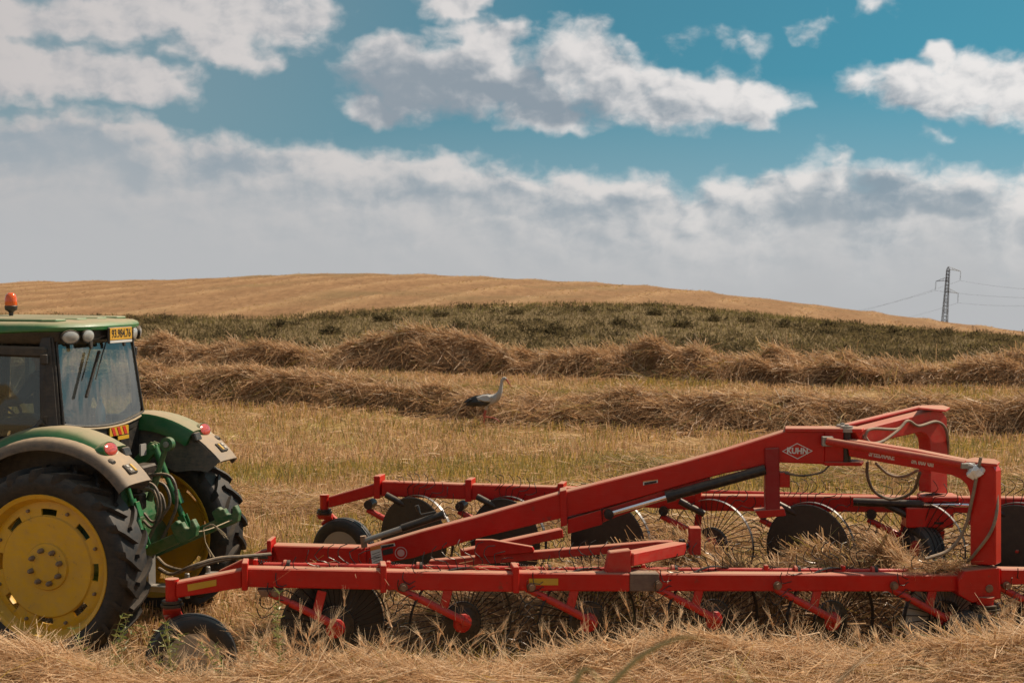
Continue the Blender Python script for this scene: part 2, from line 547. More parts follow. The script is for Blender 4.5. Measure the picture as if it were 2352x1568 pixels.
class MB:
    """collects shapes, then links them as one mesh object"""

    def __init__(s):
        s.v = []
        s.f = []
        s.m = []
        s.cur = 0

    def add(s, vs, fs):
        k = len(s.v)
        s.v.extend([tuple(v) for v in vs])
        for f in fs:
            s.f.append(tuple(k + i for i in f))
            s.m.append(s.cur)
        return s

    def box(s, c, d, R=None):
        c = Vector(c)
        h = Vector(d) * 0.5
        vs = []
        for i in (-1, 1):
            for j in (-1, 1):
                for k in (-1, 1):
                    p = Vector((i * h.x, j * h.y, k * h.z))
                    if R is not None:
                        p = R @ p
                    vs.append(c + p)
        return s.add(vs, [(0, 1, 3, 2), (4, 6, 7, 5), (0, 4, 5, 1), (2, 3, 7, 6), (0, 2, 6, 4), (1, 5, 7, 3)])

    def bar(s, a, b, w, h, up=(0, 0, 1), w2=None, h2=None):
        """box beam from a to b: w sideways, h along up"""
        a = Vector(a)
        b = Vector(b)
        d = (b - a).normalized()
        sd = d.cross(Vector(up))
        if sd.length < 1e-5:
            sd = d.cross(Vector((0, 1, 0)))
        sd.normalize()
        u = sd.cross(d).normalized()
        vs = []
        for p, ww, hh in ((a, w, h), (b, w2 or w, h2 or h)):
            for i, j in ((-1, -1), (1, -1), (1, 1), (-1, 1)):
                vs.append(p + sd * (i * ww / 2) + u * (j * hh / 2))
        return s.add(vs, [(3, 2, 1, 0), (4, 5, 6, 7), (0, 1, 5, 4), (1, 2, 6, 5), (2, 3, 7, 6), (3, 0, 4, 7)])

    def prism(s, pts, t):
        """flat polygon pushed along vector t"""
        t = Vector(t)
        pts = [Vector(p) for p in pts]
        n = len(pts)
        nv = Vector((0, 0, 0))
        for i in range(n):
            nv += pts[i].cross(pts[(i + 1) % n])
        fl = nv.dot(t) > 0
        vs = pts + [p + t for p in pts]
        fs = [tuple(range(n)), tuple(range(2 * n - 1, n - 1, -1))]
        fs += [(i, n + i, n + (i + 1) % n, (i + 1) % n) for i in range(n)]
        if fl:
            fs = [tuple(reversed(f)) for f in fs]
        return s.add(vs, fs)

    def tube(s, path, r, n=8, cap=True, r2=None):
        path = [Vector(p) for p in path]
        rs = [r] * len(path) if not isinstance(r, (list, tuple)) else list(r)
        if r2 is not None:
            rs = [r + (r2 - r) * i / (len(path) - 1) for i in range(len(path))]
        ref = None
        vs = []
        for i, p in enumerate(path):
            d = (path[min(i + 1, len(path) - 1)] - path[max(i - 1, 0)])
            if d.length < 1e-9:
                d = Vector((0, 0, 1))
            d.normalize()
            if ref is None:
                ref = Vector((0, 0, 1)) if abs(d.z) < 0.9 else Vector((1, 0, 0))
            a = d.cross(ref)
            if a.length < 1e-5:
                a = d.cross(Vector((0.3, 0.7, 0.2)))
            a.normalize()
            b = d.cross(a).normalized()
            ref = a.cross(d)
            for k in range(n):
                q = 2 * math.pi * k / n
                vs.append(p + a * (rs[i] * math.cos(q)) + b * (rs[i] * math.sin(q)))
        fs = []
        for i in range(len(path) - 1):
            for k in range(n):
                fs.append((i * n + k, i * n + (k + 1) % n, (i + 1) * n + (k + 1) % n, (i + 1) * n + k))
        if cap:
            fs.append(tuple(range(n - 1, -1, -1)))
            m = (len(path) - 1) * n
            fs.append(tuple(range(m, m + n)))
        return s.add(vs, fs)

    def lathe(s, prof, c=(0, 0, 0), axis='y', n=32, closed=False, R=None):
        """profile of (radius, height along axis)"""
        c = Vector(c)
        vs = []
        for r, h in prof:
            for k in range(n):
                q = 2 * math.pi * k / n
                if axis == 'y':
                    p = Vector((r * math.cos(q), h, r * math.sin(q)))
                elif axis == 'z':
                    p = Vector((r * math.cos(q), r * math.sin(q), h))
                else:
                    p = Vector((h, r * math.cos(q), r * math.sin(q)))
                if R is not None:
                    p = R @ p
                vs.append(c + p)
        fs = []
        m = len(prof)
        for i in range(m if closed else m - 1):
            j = (i + 1) % m
            for k in range(n):
                fs.append((i * n + k, i * n + (k + 1) % n, j * n + (k + 1) % n, j * n + k))
        if not closed:
            if prof[0][0] > 1e-4:
                fs.append(tuple(range(n)))
            if prof[-1][0] > 1e-4:
                fs.append(tuple(range((m - 1) * n, m * n)))
        return s.add(vs, fs)

    def mesh(s, name, mats, bevel=0.0, smooth=False, seg=1):
        me = bpy.data.meshes.new(name)
        me.from_pydata(s.v, [], s.f)
        if isinstance(mats, str):
            mats = [mats]
        for m in mats:
            me.materials.append(M[m])
        me.polygons.foreach_set('material_index', s.m)
        bm = bmesh.new()
        bm.from_mesh(me)
        bmesh.ops.remove_doubles(bm, verts=bm.verts, dist=1e-5)
        bmesh.ops.recalc_face_normals(bm, faces=bm.faces)
        if bevel:
            es = [e for e in bm.edges if len(e.link_faces) == 2 and e.calc_face_angle(0) > rad(35)]
            bmesh.ops.bevel(bm, geom=es, offset=bevel, segments=seg, affect='EDGES', clamp_overlap=True)
        if smooth:
            for f in bm.faces:
                f.smooth = True
            for e in bm.edges:
                if len(e.link_faces) == 2 and e.calc_face_angle(0) > rad(38):
                    e.smooth = False
        bm.to_mesh(me)
        bm.free()
        return me

    def build(s, name, mats, parent=None, bevel=0.0, smooth=False, label=None, seg=1):
        o = link(name, s.mesh(name, mats, bevel, smooth, seg), parent)
        if label:
            o['label'] = label
        return o


def text_mesh(name, body, size, mat_name, parent, origin, xdir, ydir, depth=0.002, squash=1.0, bold=0.0, align='CENTER'):
    cu = bpy.data.curves.new(name, 'FONT')
    cu.body = body
    cu.size = size
    cu.align_x = align
    cu.align_y = 'CENTER'
    cu.extrude = depth
    cu.offset = bold
    cu.resolution_u = 3
    tmp = bpy.data.objects.new('tmp', cu)
    COL.objects.link(tmp)
    dg = bpy.context.evaluated_depsgraph_get()
    me = bpy.data.meshes.new_from_object(tmp.evaluated_get(dg))
    bpy.data.objects.remove(tmp)
    me.name = name
    xd = Vector(xdir).normalized()
    yd = Vector(ydir)
    yd = (yd - xd * yd.dot(xd)).normalized()
    zd = xd.cross(yd)
    o0 = Vector(origin)
    for v in me.vertices:
        v.co = o0 + xd * (v.co.x * squash) + yd * v.co.y + zd * v.co.z
    me.materials.clear()
    me.materials.append(M[mat_name])
    return link(name, me, parent)


def copy_tree(o, parent=None):
    c = o.copy()
    COL.objects.link(c)
    c.parent = parent
    for ch in o.children:
        copy_tree(ch, c)
    return c


# ------------------------------------------------------------------ noise and terrain
def hash2(i, j, s):
    h = (i.astype(np.int64) * 374761393 + j.astype(np.int64) * 668265263 + s * 974711) & 0x7fffffff
    h = ((h ^ (h >> 13)) * 1274126177) & 0x7fffffff
    h = h ^ (h >> 16)
    return (h & 0xffff) / 65535.0


def vnoise(x, y, s=0):
    i = np.floor(x)
    j = np.floor(y)
    fx = x - i
    fy = y - j
    fx = fx * fx * (3 - 2 * fx)
    fy = fy * fy * (3 - 2 * fy)
    a = hash2(i, j, s)
    b = hash2(i + 1, j, s)
    c = hash2(i, j + 1, s)
    d = hash2(i + 1, j + 1, s)
    return (a * (1 - fx) + b * fx) * (1 - fy) + (c * (1 - fx) + d * fx) * fy


def fbm(x, y, s=0, o=4):
    r = 0
    a = 0.5
    for k in range(o):
        r = r + a * vnoise(x * 2 ** k, y * 2 ** k, s + k * 17)
        a *= 0.5
    return r / (1 - 0.5 ** o)


CREST = np.array([(-900, 668), (0, 648), (400, 640), (700, 627), (850, 626), (1100, 634), (1500, 656), (1800, 690), (2000, 715), (2200, 742), (2352, 760), (3200, 830)], float)
SCRUB = np.array([(-900, 720), (0, 730), (330, 733), (600, 735), (700, 729), (900, 715), (1150, 703), (1350, 700), (1500, 703), (1700, 719), (1900, 741), (2100, 758), (2250, 768), (2352, 774), (3200, 838)], float)
NEAR_Y = np.array([-80, 0, 5.5, 9, 10.6, 11.7, 12.6, 14.8, 22, 29, 36, 40, 52])
NEAR_Z = np.array([2.3, 1.87, 1.6, 0.93, 0.46, 0.08, 0.0, 0.13, 0.30, 0.50, 0.88, 0.92, 0.60])


def _ter(x, Y):
    u = np.clip(x / np.maximum(Y, 8.0), -0.62, 0.62)
    px = 1176 + FPX * u
    zs = CAM_H - (np.interp(px, SCRUB[:, 0], SCRUB[:, 1]) - 640) / FPX * 92
    zc = CAM_H - (np.interp(px, CREST[:, 0], CREST[:, 1]) - 640) / FPX * 170
    z = np.interp(Y, NEAR_Y, NEAR_Z)
    a = np.clip((Y - 52) / 10, 0, 1)
    z = np.where(Y > 52, 0.60 + a * (np.minimum(0.55, zs) - 0.60), z)
    a = np.clip((Y - 62) / 30, 0, 1)
    z = np.where(Y > 62, np.minimum(0.55, zs) * (1 - a) + zs * a, z)
    a = np.clip((Y - 92) / 78, 0, 1)
    b = a + 0.35 * a * (1 - a)
    z = np.where(Y > 92, zs + (zc - zs) * b, z)
    a = np.clip((Y - 170) / 430, 0, 1)
    z = np.where(Y > 170, zc - a * 30 - 2.0 * np.clip((Y - 170) / 40, 0, 1) ** 2, z)
    return z


def swath(x, Y):
    """raked lines lying on the far hill: 0..1"""
    p = x * 0.975 - Y * 0.22 + 1.6 * (fbm(x * 0.05, Y * 0.03, 5, 2) - 0.5)
    q = (p / 6.2) % 1.0
    return np.exp(-((q - 0.5) / 0.17) ** 2) * np.clip((fbm(x * 0.35, Y * 0.12, 8, 3) - 0.22) * 2.6, 0, 1)


def ground_z(x, Y):
    x = np.asarray(x, float)
    Y = np.asarray(Y, float)
    z = 0
    for k in (-1, -0.5, 0, 0.5, 1):
        z = z + _ter(x, Y + k * (0.25 + 0.035 * np.maximum(Y, 0)))
    z = z / 5
    z = z + (fbm(x * 0.7, Y * 0.7, 3, 3) - 0.5) * 0.08 * np.clip(1.5 - Y / 60, 0.2, 1)
    hill = np.clip((Y - 94) / 8, 0, 1)
    z = z + hill * (0.15 * swath(x, Y) + (fbm(x * 0.4, Y * 0.25, 21, 4) - 0.5) * 0.16)
    return z


def build_ground():
    xs = np.concatenate([-np.geomspace(700, 34, 26), np.linspace(-33, 33, 200), np.geomspace(34, 700, 26)])
    ys = np.concatenate([np.linspace(-60, 5, 10), np.linspace(6, 44, 90), np.linspace(44.5, 92, 60), np.linspace(92.6, 200, 150), np.geomspace(203, 700, 24)])
    X, Y = np.meshgrid(xs, ys)
    # beyond the machines the sheet fans out with the view so that far ground is as finely divided as near ground
    fan = np.maximum(1.0, Y / 55.0)
    X = np.where(np.abs(X) < 33.5, X * fan, np.sign(X) * np.maximum(np.abs(X), 33.0 * fan + (np.abs(X) - 33.5)))
    Z = ground_z(X, Y)
    ny, nx = X.shape
    co = np.stack([X, Y, Z], -1).reshape(-1, 3)
    idx = np.arange(ny * nx).reshape(ny, nx)
    q = np.stack([idx[:-1, :-1], idx[:-1, 1:], idx[1:, 1:], idx[1:, :-1]], -1).reshape(-1, 4)
    me = np_mesh('ground', co, q)
    px = 1176 + FPX * np.clip(X / np.maximum(Y, 8), -0.62, 0.62)
    jag = (fbm(X * 0.25, Y * 0.25, 41, 3) - 0.5) * 8
    zone = np.where(Y < 47 + jag * 0.3, 0.0, np.where(Y < 92 + jag, 1.0, 2.0)).reshape(-1)
    at_ = me.attributes.new('zone', 'FLOAT', 'POINT')
    at_.data.foreach_set('value', zone.astype(np.float32))
    rw = me.attributes.new('mown_row', 'FLOAT', 'POINT')
    rw.data.foreach_set('value', swath(X, Y).reshape(-1).astype(np.float32))
    me.polygons.foreach_set('use_smooth', np.ones(len(me.polygons), bool))
    me.materials.append(M['soil'])
    o = link('ground', me)
    tag(o, 'dry stubble field rising to a harvested hill', kind='structure')


def np_mesh(name, co, quads, tint=None):
    me = bpy.data.meshes.new(name)
    nv, nf = len(co), len(quads)
    me.vertices.add(nv)
    me.vertices.foreach_set('co', np.ascontiguousarray(co, np.float32).reshape(-1))
    me.loops.add(nf * 4)
    me.loops.foreach_set('vertex_index', np.ascontiguousarray(quads, np.int32).reshape(-1))
    me.polygons.add(nf)
    me.polygons.foreach_set('loop_start', np.arange(0, nf * 4, 4, dtype=np.int32))
    me.update(calc_edges=True)
    if tint is not None:
        a = me.attributes.new('tint', 'FLOAT', 'POINT')
        a.data.foreach_set('value', np.ascontiguousarray(tint, np.float32))
    return me


build_ground()

# ------------------------------------------------------------------ tractor
PSI = rad(16)
TRK = 0.95                                           # half track
AX = 0.955                                           # axle height
EX = Vector((math.cos(PSI), -math.sin(PSI), 0))
EY = Vector((math.sin(PSI), math.cos(PSI), 0))
T_ORG = at(122, 1296, 13.05) + EY * TRK
T_ORG.z = 0.0


def tyre_mesh(R, hw, rb, lugs, lug_h, name):
    """tractor tyre round the y axis with chevron lugs"""
    m = MB()
    rt = R - lug_h
    prof = [(rb - 0.02, -hw * 0.72), (rb, -hw * 0.80), (rb + 0.02, -hw * 0.84), (rb + (rt - rb) * 0.35, -hw * 1.0), (rb + (rt - rb) * 0.7, -hw * 1.0), (rt - 0.03, -hw * 0.93), (rt - 0.005, -hw * 0.82), (rt, 0),
            (rt - 0.005, hw * 0.82), (rt - 0.03, hw * 0.93), (rb + (rt - rb) * 0.7, hw * 1.0), (rb + (rt - rb) * 0.35, hw * 1.0), (rb + 0.02, hw * 0.84), (rb, hw * 0.80), (rb - 0.02, hw * 0.72)]
    m.lathe(prof, n=72, closed=True)
    step = 2 * math.pi / lugs
    for k in range(lugs):
        for sgn in (-1, 1):
            a0 = step * (k + (0.5 if sgn > 0 else 0.0))
            # stations along the lug: (share of half width, angle, outer radius, base radius, thickness in metres)
            st = [(-0.06, 0.0, R - 0.004, rt - 0.02, 0.040), (0.30, 0.055, R, rt - 0.02, 0.046), (0.70, 0.135, R - 0.002, rt - 0.025, 0.052), (0.98, 0.195, R - 0.014, rt - 0.05, 0.062),
                  (1.03, 0.215, R - 0.055, rt - 0.08, 0.066), (1.03, 0.235, R - 0.10, rt - 0.11, 0.05)]
            vs = []
            for fy, da, ro, ri, th in st:
                for q, r in ((-0.5, ri), (0.5, ri), (0.42, ro), (-0.42, ro)):
                    a = a0 + da + q * th / R
                    yy = sgn * fy * hw
                    if r == ri and fy > 0.9:
                        yy = sgn * min(fy, 0.96) * hw
                    vs.append((r * math.cos(a), yy, r * math.sin(a)))
            fs = []
            for i in range(len(st) - 1):
                for j in range(4):
                    fs.append((i * 4 + j, i * 4 + (j + 1) % 4, (i + 1) * 4 + (j + 1) % 4, (i + 1) * 4 + j))
            fs += [(3, 2, 1, 0), tuple((len(st) - 1) * 4 + j for j in range(4))]
            m.add(vs, fs)
    return m


def rear_wheel(parent, y, side):
    """outer face looks to -y; side=+1 turns it round for the far wheel"""
    R, hw, rb = 0.895, 0.215, 0.645
    rim = MB()
    # rim barrel and flange
    rim.lathe([(rb + 0.012, -hw * 0.86), (rb + 0.02, -hw * 0.80), (rb - 0.01, -hw * 0.74), (rb - 0.035, -hw * 0.45), (rb - 0.075, -0.02), (rb - 0.075, 0.05), (rb - 0.03, hw * 0.6), (rb + 0.02, hw * 0.8), (rb + 0.012, hw * 0.86),
               (rb - 0.005, hw * 0.84), (rb - 0.05, hw * 0.58), (rb - 0.095, 0.05), (rb - 0.095, -0.02), (rb - 0.055, -hw * 0.45), (rb - 0.025, -hw * 0.78)], n=72, closed=True)
    # disc with eight open slots
    na = 120
    rings = [(0.595, -0.075), (0.56, -0.088), (0.520, -0.090), (0.485, -0.090), (0.462, -0.091), (0.448, -0.106), (0.42, -0.106), (0.25, -0.088), (0.215, -0.088), (0.205, -0.105), (0.135, -0.110), (0.128, -0.118), (0.03, -0.120), (0.0, -0.120)]
    for back in (0.0, 0.02):
        vs = []
        for r, h in rings:
            for k in range(na):
                q = 2 * math.pi * k / na
                vs.append((r * math.cos(q), h + back, r * math.sin(q)))
        fs = []
        for i in range(len(rings) - 1):
            for k in range(na):
                if i in (2, 3) and (k + 4) % 15 < 6:
                    continue
                fs.append((i * na + k, i * na + (k + 1) % na, (i + 1) * na + (k + 1) % na, (i + 1) * na + k))
        rim.add(vs, fs)
    o = rim.build('rear_wheel', 'yellow_rim', parent, smooth=True)
    o.location = (0, y, AX)
    o.rotation_euler = (0, 0, math.pi if side > 0 else 0)
    ty = tyre_mesh(R, hw, rb, 22, 0.045, 'tyre').build('tyre', 'rubber', o, smooth=True)
    nut = MB()
    nut.lathe([(0.0, -0.17), (0.012, -0.168), (0.016, -0.158), (0.022, -0.15), (0.024, -0.11), (0.026, -0.10)], n=10)
    nm = nut.mesh('wheel_nut', 'nut', smooth=True)
    bol = MB()
    bol.lathe([(0.0, -0.118), (0.013, -0.116), (0.016, -0.106), (0.017, -0.09)], n=8)
    bmh = bol.mesh('rim_bolt', 'nut', smooth=True)
    for k in range(8):
        a = 2 * math.pi * (k + 0.35) / 8
        n_ = link('wheel_nut', nm, o)
        n_.location = (0.150 * math.cos(a), 0.0, 0.150 * math.sin(a))
        a = 2 * math.pi * (k * 15 + 6.5) / 120 + 0.02
        b_ = link('rim_bolt', bmh, o)
        b_.location = (0.525 * math.cos(a), 0.0, 0.525 * math.sin(a))
    return o


def fender(parent, s):
    """s=-1 near side, +1 far side"""
    def arc(th, r, y):
        return (r * math.cos(th), s * y, AX + r * math.sin(th))
    ths = [rad(a) for a in np.linspace(168, 42.5, 34)]
    m = MB()
    prof = [(1.075, 1.045), (1.080, 1.085), (1.065, 1.125), (1.03, 1.150), (0.95, 1.158), (0.74, 1.16), (0.66, 1.15), (0.65, 1.13), (0.95, 1.135), (1.03, 1.125), (1.05, 1.10), (1.060, 1.075)]
    vs = []
    for th in ths:
        k = max(0.0, (rad(70) - th) / rad(32))
        for y, r in prof:
            vs.append(arc(th, r - 0.035 * k * k, y - (0.03 * k if y > 1.1 else 0)))
    n = len(prof)
    fs = []
    for i in range(len(ths) - 1):
        for j in range(n):
            fs.append((i * n + j, i * n + (j + 1) % n, (i + 1) * n + (j + 1) % n, (i + 1) * n + j))
    fs += [tuple(range(n)), tuple((len(ths) - 1) * n + j for j in range(n))]
    m.add(vs, fs)
    # inner wall down behind the wheel
    iw = []
    for th in ths:
        iw.append(arc(th, 1.14, 0.655))
    for th in ths:
        iw.append(arc(th, 0.74 if th > rad(60) else 0.74 + 0.3 * (rad(60) - th) / rad(22), 0.62))
    k = len(ths)
    m.add(iw, [(i, i + 1, k + i + 1, k + i) for i in range(k - 1)])
    o = m.build('fender', 'fender_black', parent, smooth=True)
    # painted cover that widens to the lamp housing
    c = MB()
    tc = [rad(a) for a in np.linspace(165, 62, 26)]
    vs = []
    for i, th in enumerate(tc):
        w = i / (len(tc) - 1)
        yo = 0.90 + 0.06 * w
        rr = 1.185 + 0.035 * math.sin(math.pi * min(1, w * 1.05)) + 0.012
        for y, r in ((yo + 0.05, rr - 0.10), (yo + 0.01, rr - 0.022), (yo - 0.05, rr + 0.010), (0.70, rr + 0.010), (0.63, rr), (0.60, rr - 0.04), (0.59, rr - 0.16)):
            vs.append(arc(th, r, y))
    n = 7
    fs = [(i * n + j, i * n + j + 1, (i + 1) * n + j + 1, (i + 1) * n + j) for i in range(len(tc) - 1) for j in range(n - 1)]
    fs.append(tuple((len(tc) - 1) * n + j for j in range(n)))
    c.add(vs, fs)
    co = c.build('fender_cover', 'green', parent, smooth=True)
    # lamp housing and lamp on the rear end of the cover
    h = MB()
    hc = Vector((0.535, s * 0.88, 2.0))
    Rl = Matrix.Rotation(rad(-22), 3, 'Y')
    h.lathe([(0.0, -0.16), (0.125, -0.15), (0.128, 0.0), (0.116, 0.022), (0.104, 0.018)], axis='x', n=24, R=Matrix.Diagonal((1, 1.0, 0.60)))
    for i in range(len(h.v)):
        h.v[i] = tuple(hc + Rl @ Vector(h.v[i]))
    hb = h.build('lamp_housing', 'green', co, smooth=True)
    l = MB()
    l.lathe([(0.106, 0.012), (0.102, 0.028), (0.075, 0.042), (0.0, 0.048)], axis='x', n=24, R=Matrix.Diagonal((1, 1.0, 0.58)))
    for i in range(len(l.v)):
        l.v[i] = tuple(hc + Rl @ Vector(l.v[i]))
    lb = l.build('tail_light', 'lens_red', parent, smooth=True)
    r = MB()
    r.box((0.575, s * 0.665, 1.955), (0.05, 0.12, 0.09), Rl)
    r.build('switch_panel', 'black_plastic', parent, bevel=0.01)
    # pocket and buttons on the rear slope of the black part
    th = rad(50)
    base = Vector(arc(th, 1.135, 0.90))
    tan = Vector((math.sin(th), 0, -math.cos(th)))
    Rb = Matrix((tan, Vector((0, 1, 0)), tan.cross(Vector((0, 1, 0))))).transposed()
    b = MB()
    b.box(base + Vector((0.01, s * -0.03, 0.01)), (0.11, 0.13, 0.03), Rb)
    bo = b.build('button_panel', 'black_plastic', parent, bevel=0.008)
    b = MB()
    b.box(base + Vector((0.02, s * -0.065, 0.02)) + Rb @ Vector((0, 0, -0.005)), (0.085, 0.03, 0.03), Rb)
    b.build('button', 'yellow_sticker', bo, bevel=0.004)
    b = MB()
    for dx in (-0.025, 0.02):
        b.box(base + Vector((0.02, s * 0.0, 0.02)) + Rb @ Vector((dx, 0, -0.006)), (0.03, 0.035, 0.03), Rb)
    b.build('button', 'steel', bo, bevel=0.003)
    b = MB()
    b.lathe([(0.0, 0.03), (0.03, 0.025), (0.045, 0.0), (0.048, -0.02)], c=Vector(arc(rad(56), 1.13, 0.99)), axis='x', n=14)
    b.build('lamp_socket', 'black_plastic', parent, smooth=True)


def smooth_path(pts, n=8):
    """Catmull-Rom through points"""
    P = [Vector(p) for p in pts]
    P = [P[0] * 2 - P[1]] + P + [P[-1] * 2 - P[-2]]
    out = []
    for i in range(1, len(P) - 2):
        for k in range(n):
            t = k / n
            a, b, c, d = P[i - 1], P[i], P[i + 1], P[i + 2]
            out.append(0.5 * ((2 * b) + (c - a) * t + (2 * a - 5 * b + 4 * c - d) * t * t + (3 * b - a - 3 * c + d) * t ** 3))
    out.append(P[-2])
    return out


def build_tractor():
    tr = empty('tractor', T_ORG, -PSI)
    tag(tr, 'green tractor with yellow wheels, closed cab and dusty mudguards at the left edge', 'tractor')
    rear_wheel(tr, -TRK, -1)
    rear_wheel(tr, TRK, 1)
    for s in (-1, 1):
        fender(tr, s)
    # gearbox, axle tubes, frame, hood
    m = MB()
    m.prism([(0.30, -0.32, 0.62), (0.36, -0.32, 1.25), (0.22, -0.32, 1.62), (-1.1, -0.32, 1.45), (-3.3, -0.32, 1.25), (-3.3, -0.32, 0.75), (-1.4, -0.32, 0.55)], (0, 0.64, 0))
    m.build('gearbox', 'green_link', tr, bevel=0.03)
    m = MB()
    m.lathe([(0.16, -0.82), (0.16, -0.5), (0.24, -0.3), (0.24, 0.3), (0.16, 0.5), (0.16, 0.82)], c=(0, 0, AX), n=20)
    m.build('rear_axle', 'green_link', tr, smooth=True)
    m = MB()
    hood = [(-1.55, 0.46, 1.35, 2.18), (-2.2, 0.46, 1.32, 2.12), (-3.0, 0.42, 1.25, 1.98), (-3.55, 0.38, 1.2, 1.82), (-3.85, 0.30, 1.15, 1.55)]
    vs = []
    for x, w, z0, z1 in hood:
        vs += [(x, -w, z0), (x, -w, z1 - 0.16), (x, -w * 0.75, z1 - 0.03), (x, 0, z1), (x, w * 0.75, z1 - 0.03), (x, w, z1 - 0.16), (x, w, z0)]
    n = 7
    fs = [(i * n + j, i * n + (j + 1) % n, (i + 1) * n + (j + 1) % n, (i + 1) * n + j) for i in range(len(hood) - 1) for j in range(n)]
    fs += [tuple(range(n)), tuple((len(hood) - 1) * n + j for j in range(n))]
    m.add(vs, fs)
    m.build('hood', 'green', tr, smooth=True)
    m = MB()
    m.tube([(-1.62, -0.52, 1.6), (-1.62, -0.52, 2.9), (-1.58, -0.52, 3.0)], 0.045, 12)
    m.build('exhaust_pipe', 'black_steel', tr, smooth=True)
    m = MB()
    m.box((-2.75, 0, 0.72), (0.22, 1.5, 0.2))
    m.build('front_axle', 'green_link', tr, bevel=0.02)
    fty = tyre_mesh(0.66, 0.18, 0.40, 18, 0.04, 'tyre').mesh('tyre', 'rubber', smooth=True)
    fr = MB()
    fr.lathe([(0.41, -0.15), (0.39, -0.13), (0.36, -0.06), (0.30, -0.05), (0.14, -0.09), (0.0, -0.09), (0.0, -0.07), (0.30, -0.03), (0.36, 0.06), (0.41, 0.15)], n=40)
    frm = fr.mesh('front_wheel', 'yellow_rim', smooth=True)
    for y, rz in ((-0.9, 0), (0.9, math.pi)):
        w = link('front_wheel', frm, tr)
        w.location = (-2.75, y, 0.70)
        w.rotation_euler = (0, 0, rz)
        link('tyre', fty, w)
        f = MB()
        pts = [(0.74 * math.cos(rad(a)), 0.74 * math.sin(rad(a))) for a in np.linspace(40, 160, 12)]
        pr = [(x, -0.2, z) for x, z in pts] + [(x * 0.97, -0.2, z * 0.97) for x, z in reversed(pts)]
        f.prism([(x - 2.75, y_ + y, z + 0.70) for x, y_, z in pr], (0, 0.4, 0))
        f.build('front_fender', 'fender_black', tr, smooth=True)

    # cab -------------------------------------------------------------
    XR = -0.04                                        # rear face
    m = MB()
    m.prism([(XR + 0.02, -0.60, 1.55), (XR + 0.02, -0.60, 2.16), (-0.5, -0.60, 2.02), (-1.6, -0.60, 1.55), (-1.6, -0.60, 1.4), (-0.3, -0.60, 1.4)], (0, 1.2, 0))
    m.build('cab_base', 'black_plastic', tr, bevel=0.02)
    # rear sill, curved with the pane
    sill = []
    pane_b = []
    for k in range(13):
        y = -0.70 + 1.40 * k / 12
        c = 1 - (y / 0.70) ** 2
        pane_b.append((XR + 0.055 * c, y, 2.19 - 0.065 * c))
    pane_t = []
    for k in range(13):
        y = -0.655 + 1.31 * k / 12
        c = 1 - (y / 0.655) ** 2
        pane_t.append((XR - 0.095 + 0.05 * c, y, 2.945))
    m = MB()
    for p, q in zip(pane_b[:-1], pane_b[1:]):
        m.prism([p, q, (q[0], q[1], q[2] - 0.10), (p[0], p[1], p[2] - 0.10)], (-0.10, 0, 0))
    m.build('rear_sill', 'black_plastic', tr)
    # rear pane: a curved sheet with rounded corners
    m = MB()
    vs = []
    rows = 10
    for j in range(rows + 1):
        w = j / rows
        for k in range(13):
            a, b = Vector(pane_b[k]), Vector(pane_t[k])
            p = a.lerp(b, w)
            e = abs(k - 6) / 6
            if j in (0, rows) and k in (0, 12):
                p = p + Vector((0, 0.05 * (1 if k == 0 else -1), 0))
            vs.append(p)
    fs = [(j * 13 + k, j * 13 + k + 1, (j + 1) * 13 + k + 1, (j + 1) * 13 + k) for j in range(rows) for k in range(12)]
    m.add(vs, fs)
    pane = m.build('rear_window', 'glass_rear', tr, smooth=True, label='curved dusty rear pane')
    m = MB()
    edge = pane_b + [tuple(Vector(pane_b[12]).lerp(Vector(pane_t[12]), w)) for w in (0.05, 0.5, 0.95)] + pane_t[::-1] + [tuple(Vector(pane_b[0]).lerp(Vector(pane_t[0]), w)) for w in (0.95, 0.5, 0.05)] + [pane_b[0]]
    m.tube([Vector(p) + Vector((0.004, 0, 0)) for p in edge], 0.013, 6, cap=False)
    m.build('window_seal', 'black_plastic', pane, smooth=True)
    m = MB()
    m.tube([Vector(p) + Vector((0.012, 0, -0.022)) for p in pane_b], 0.012, 6)
    m.build('dusty_ledge', 'twine', pane, smooth=True)
    # pillars
    for s in (-1, 1):
        m = MB()
        m.prism([(XR - 0.005, s * 0.70, 2.13), (XR - 0.10, s * 0.66, 3.0), (XR - 0.22, s * 0.69, 3.0), (XR - 0.18, s * 0.76, 2.5), (XR - 0.17, s * 0.77, 2.05)], (0, s * 0.05, 0))
        m.build('rear_pillar', 'black_plastic', tr, bevel=0.018, seg=2)
        m = MB()
        m.bar((-1.02, s * 0.74, 1.6), (-1.0, s * 0.70, 2.98), 0.06, 0.07, up=(0, 1, 0))
        m.build('middle_pillar', 'black_plastic', tr, bevel=0.01)
        m = MB()
        m.bar((-1.62, s * 0.60, 1.5), (-1.55, s * 0.64, 2.98), 0.06, 0.07, up=(0, 1, 0))
        m.build('front_pillar', 'black_plastic', tr, bevel=0.01)
        # side panes: door pane ahead, quarter pane behind the middle pillar
        for x0, x1, z0, z1 in ((-0.98, XR - 0.15, 2.03, 2.90), (-1.57, -1.04, 1.62, 2.93)):
            m = MB()
            m.prism([(x0, s * 0.735, z0), (x1, s * 0.745, z0 + 0.10 if x0 > -1.2 else z0), (x1, s * 0.70, z1), (x0, s * 0.70, z1)], (0, -s * 0.006, 0))
            m.build('side_window', 'glass_side', tr)
        # lower rail, upper rail and the hinges
        m = MB()
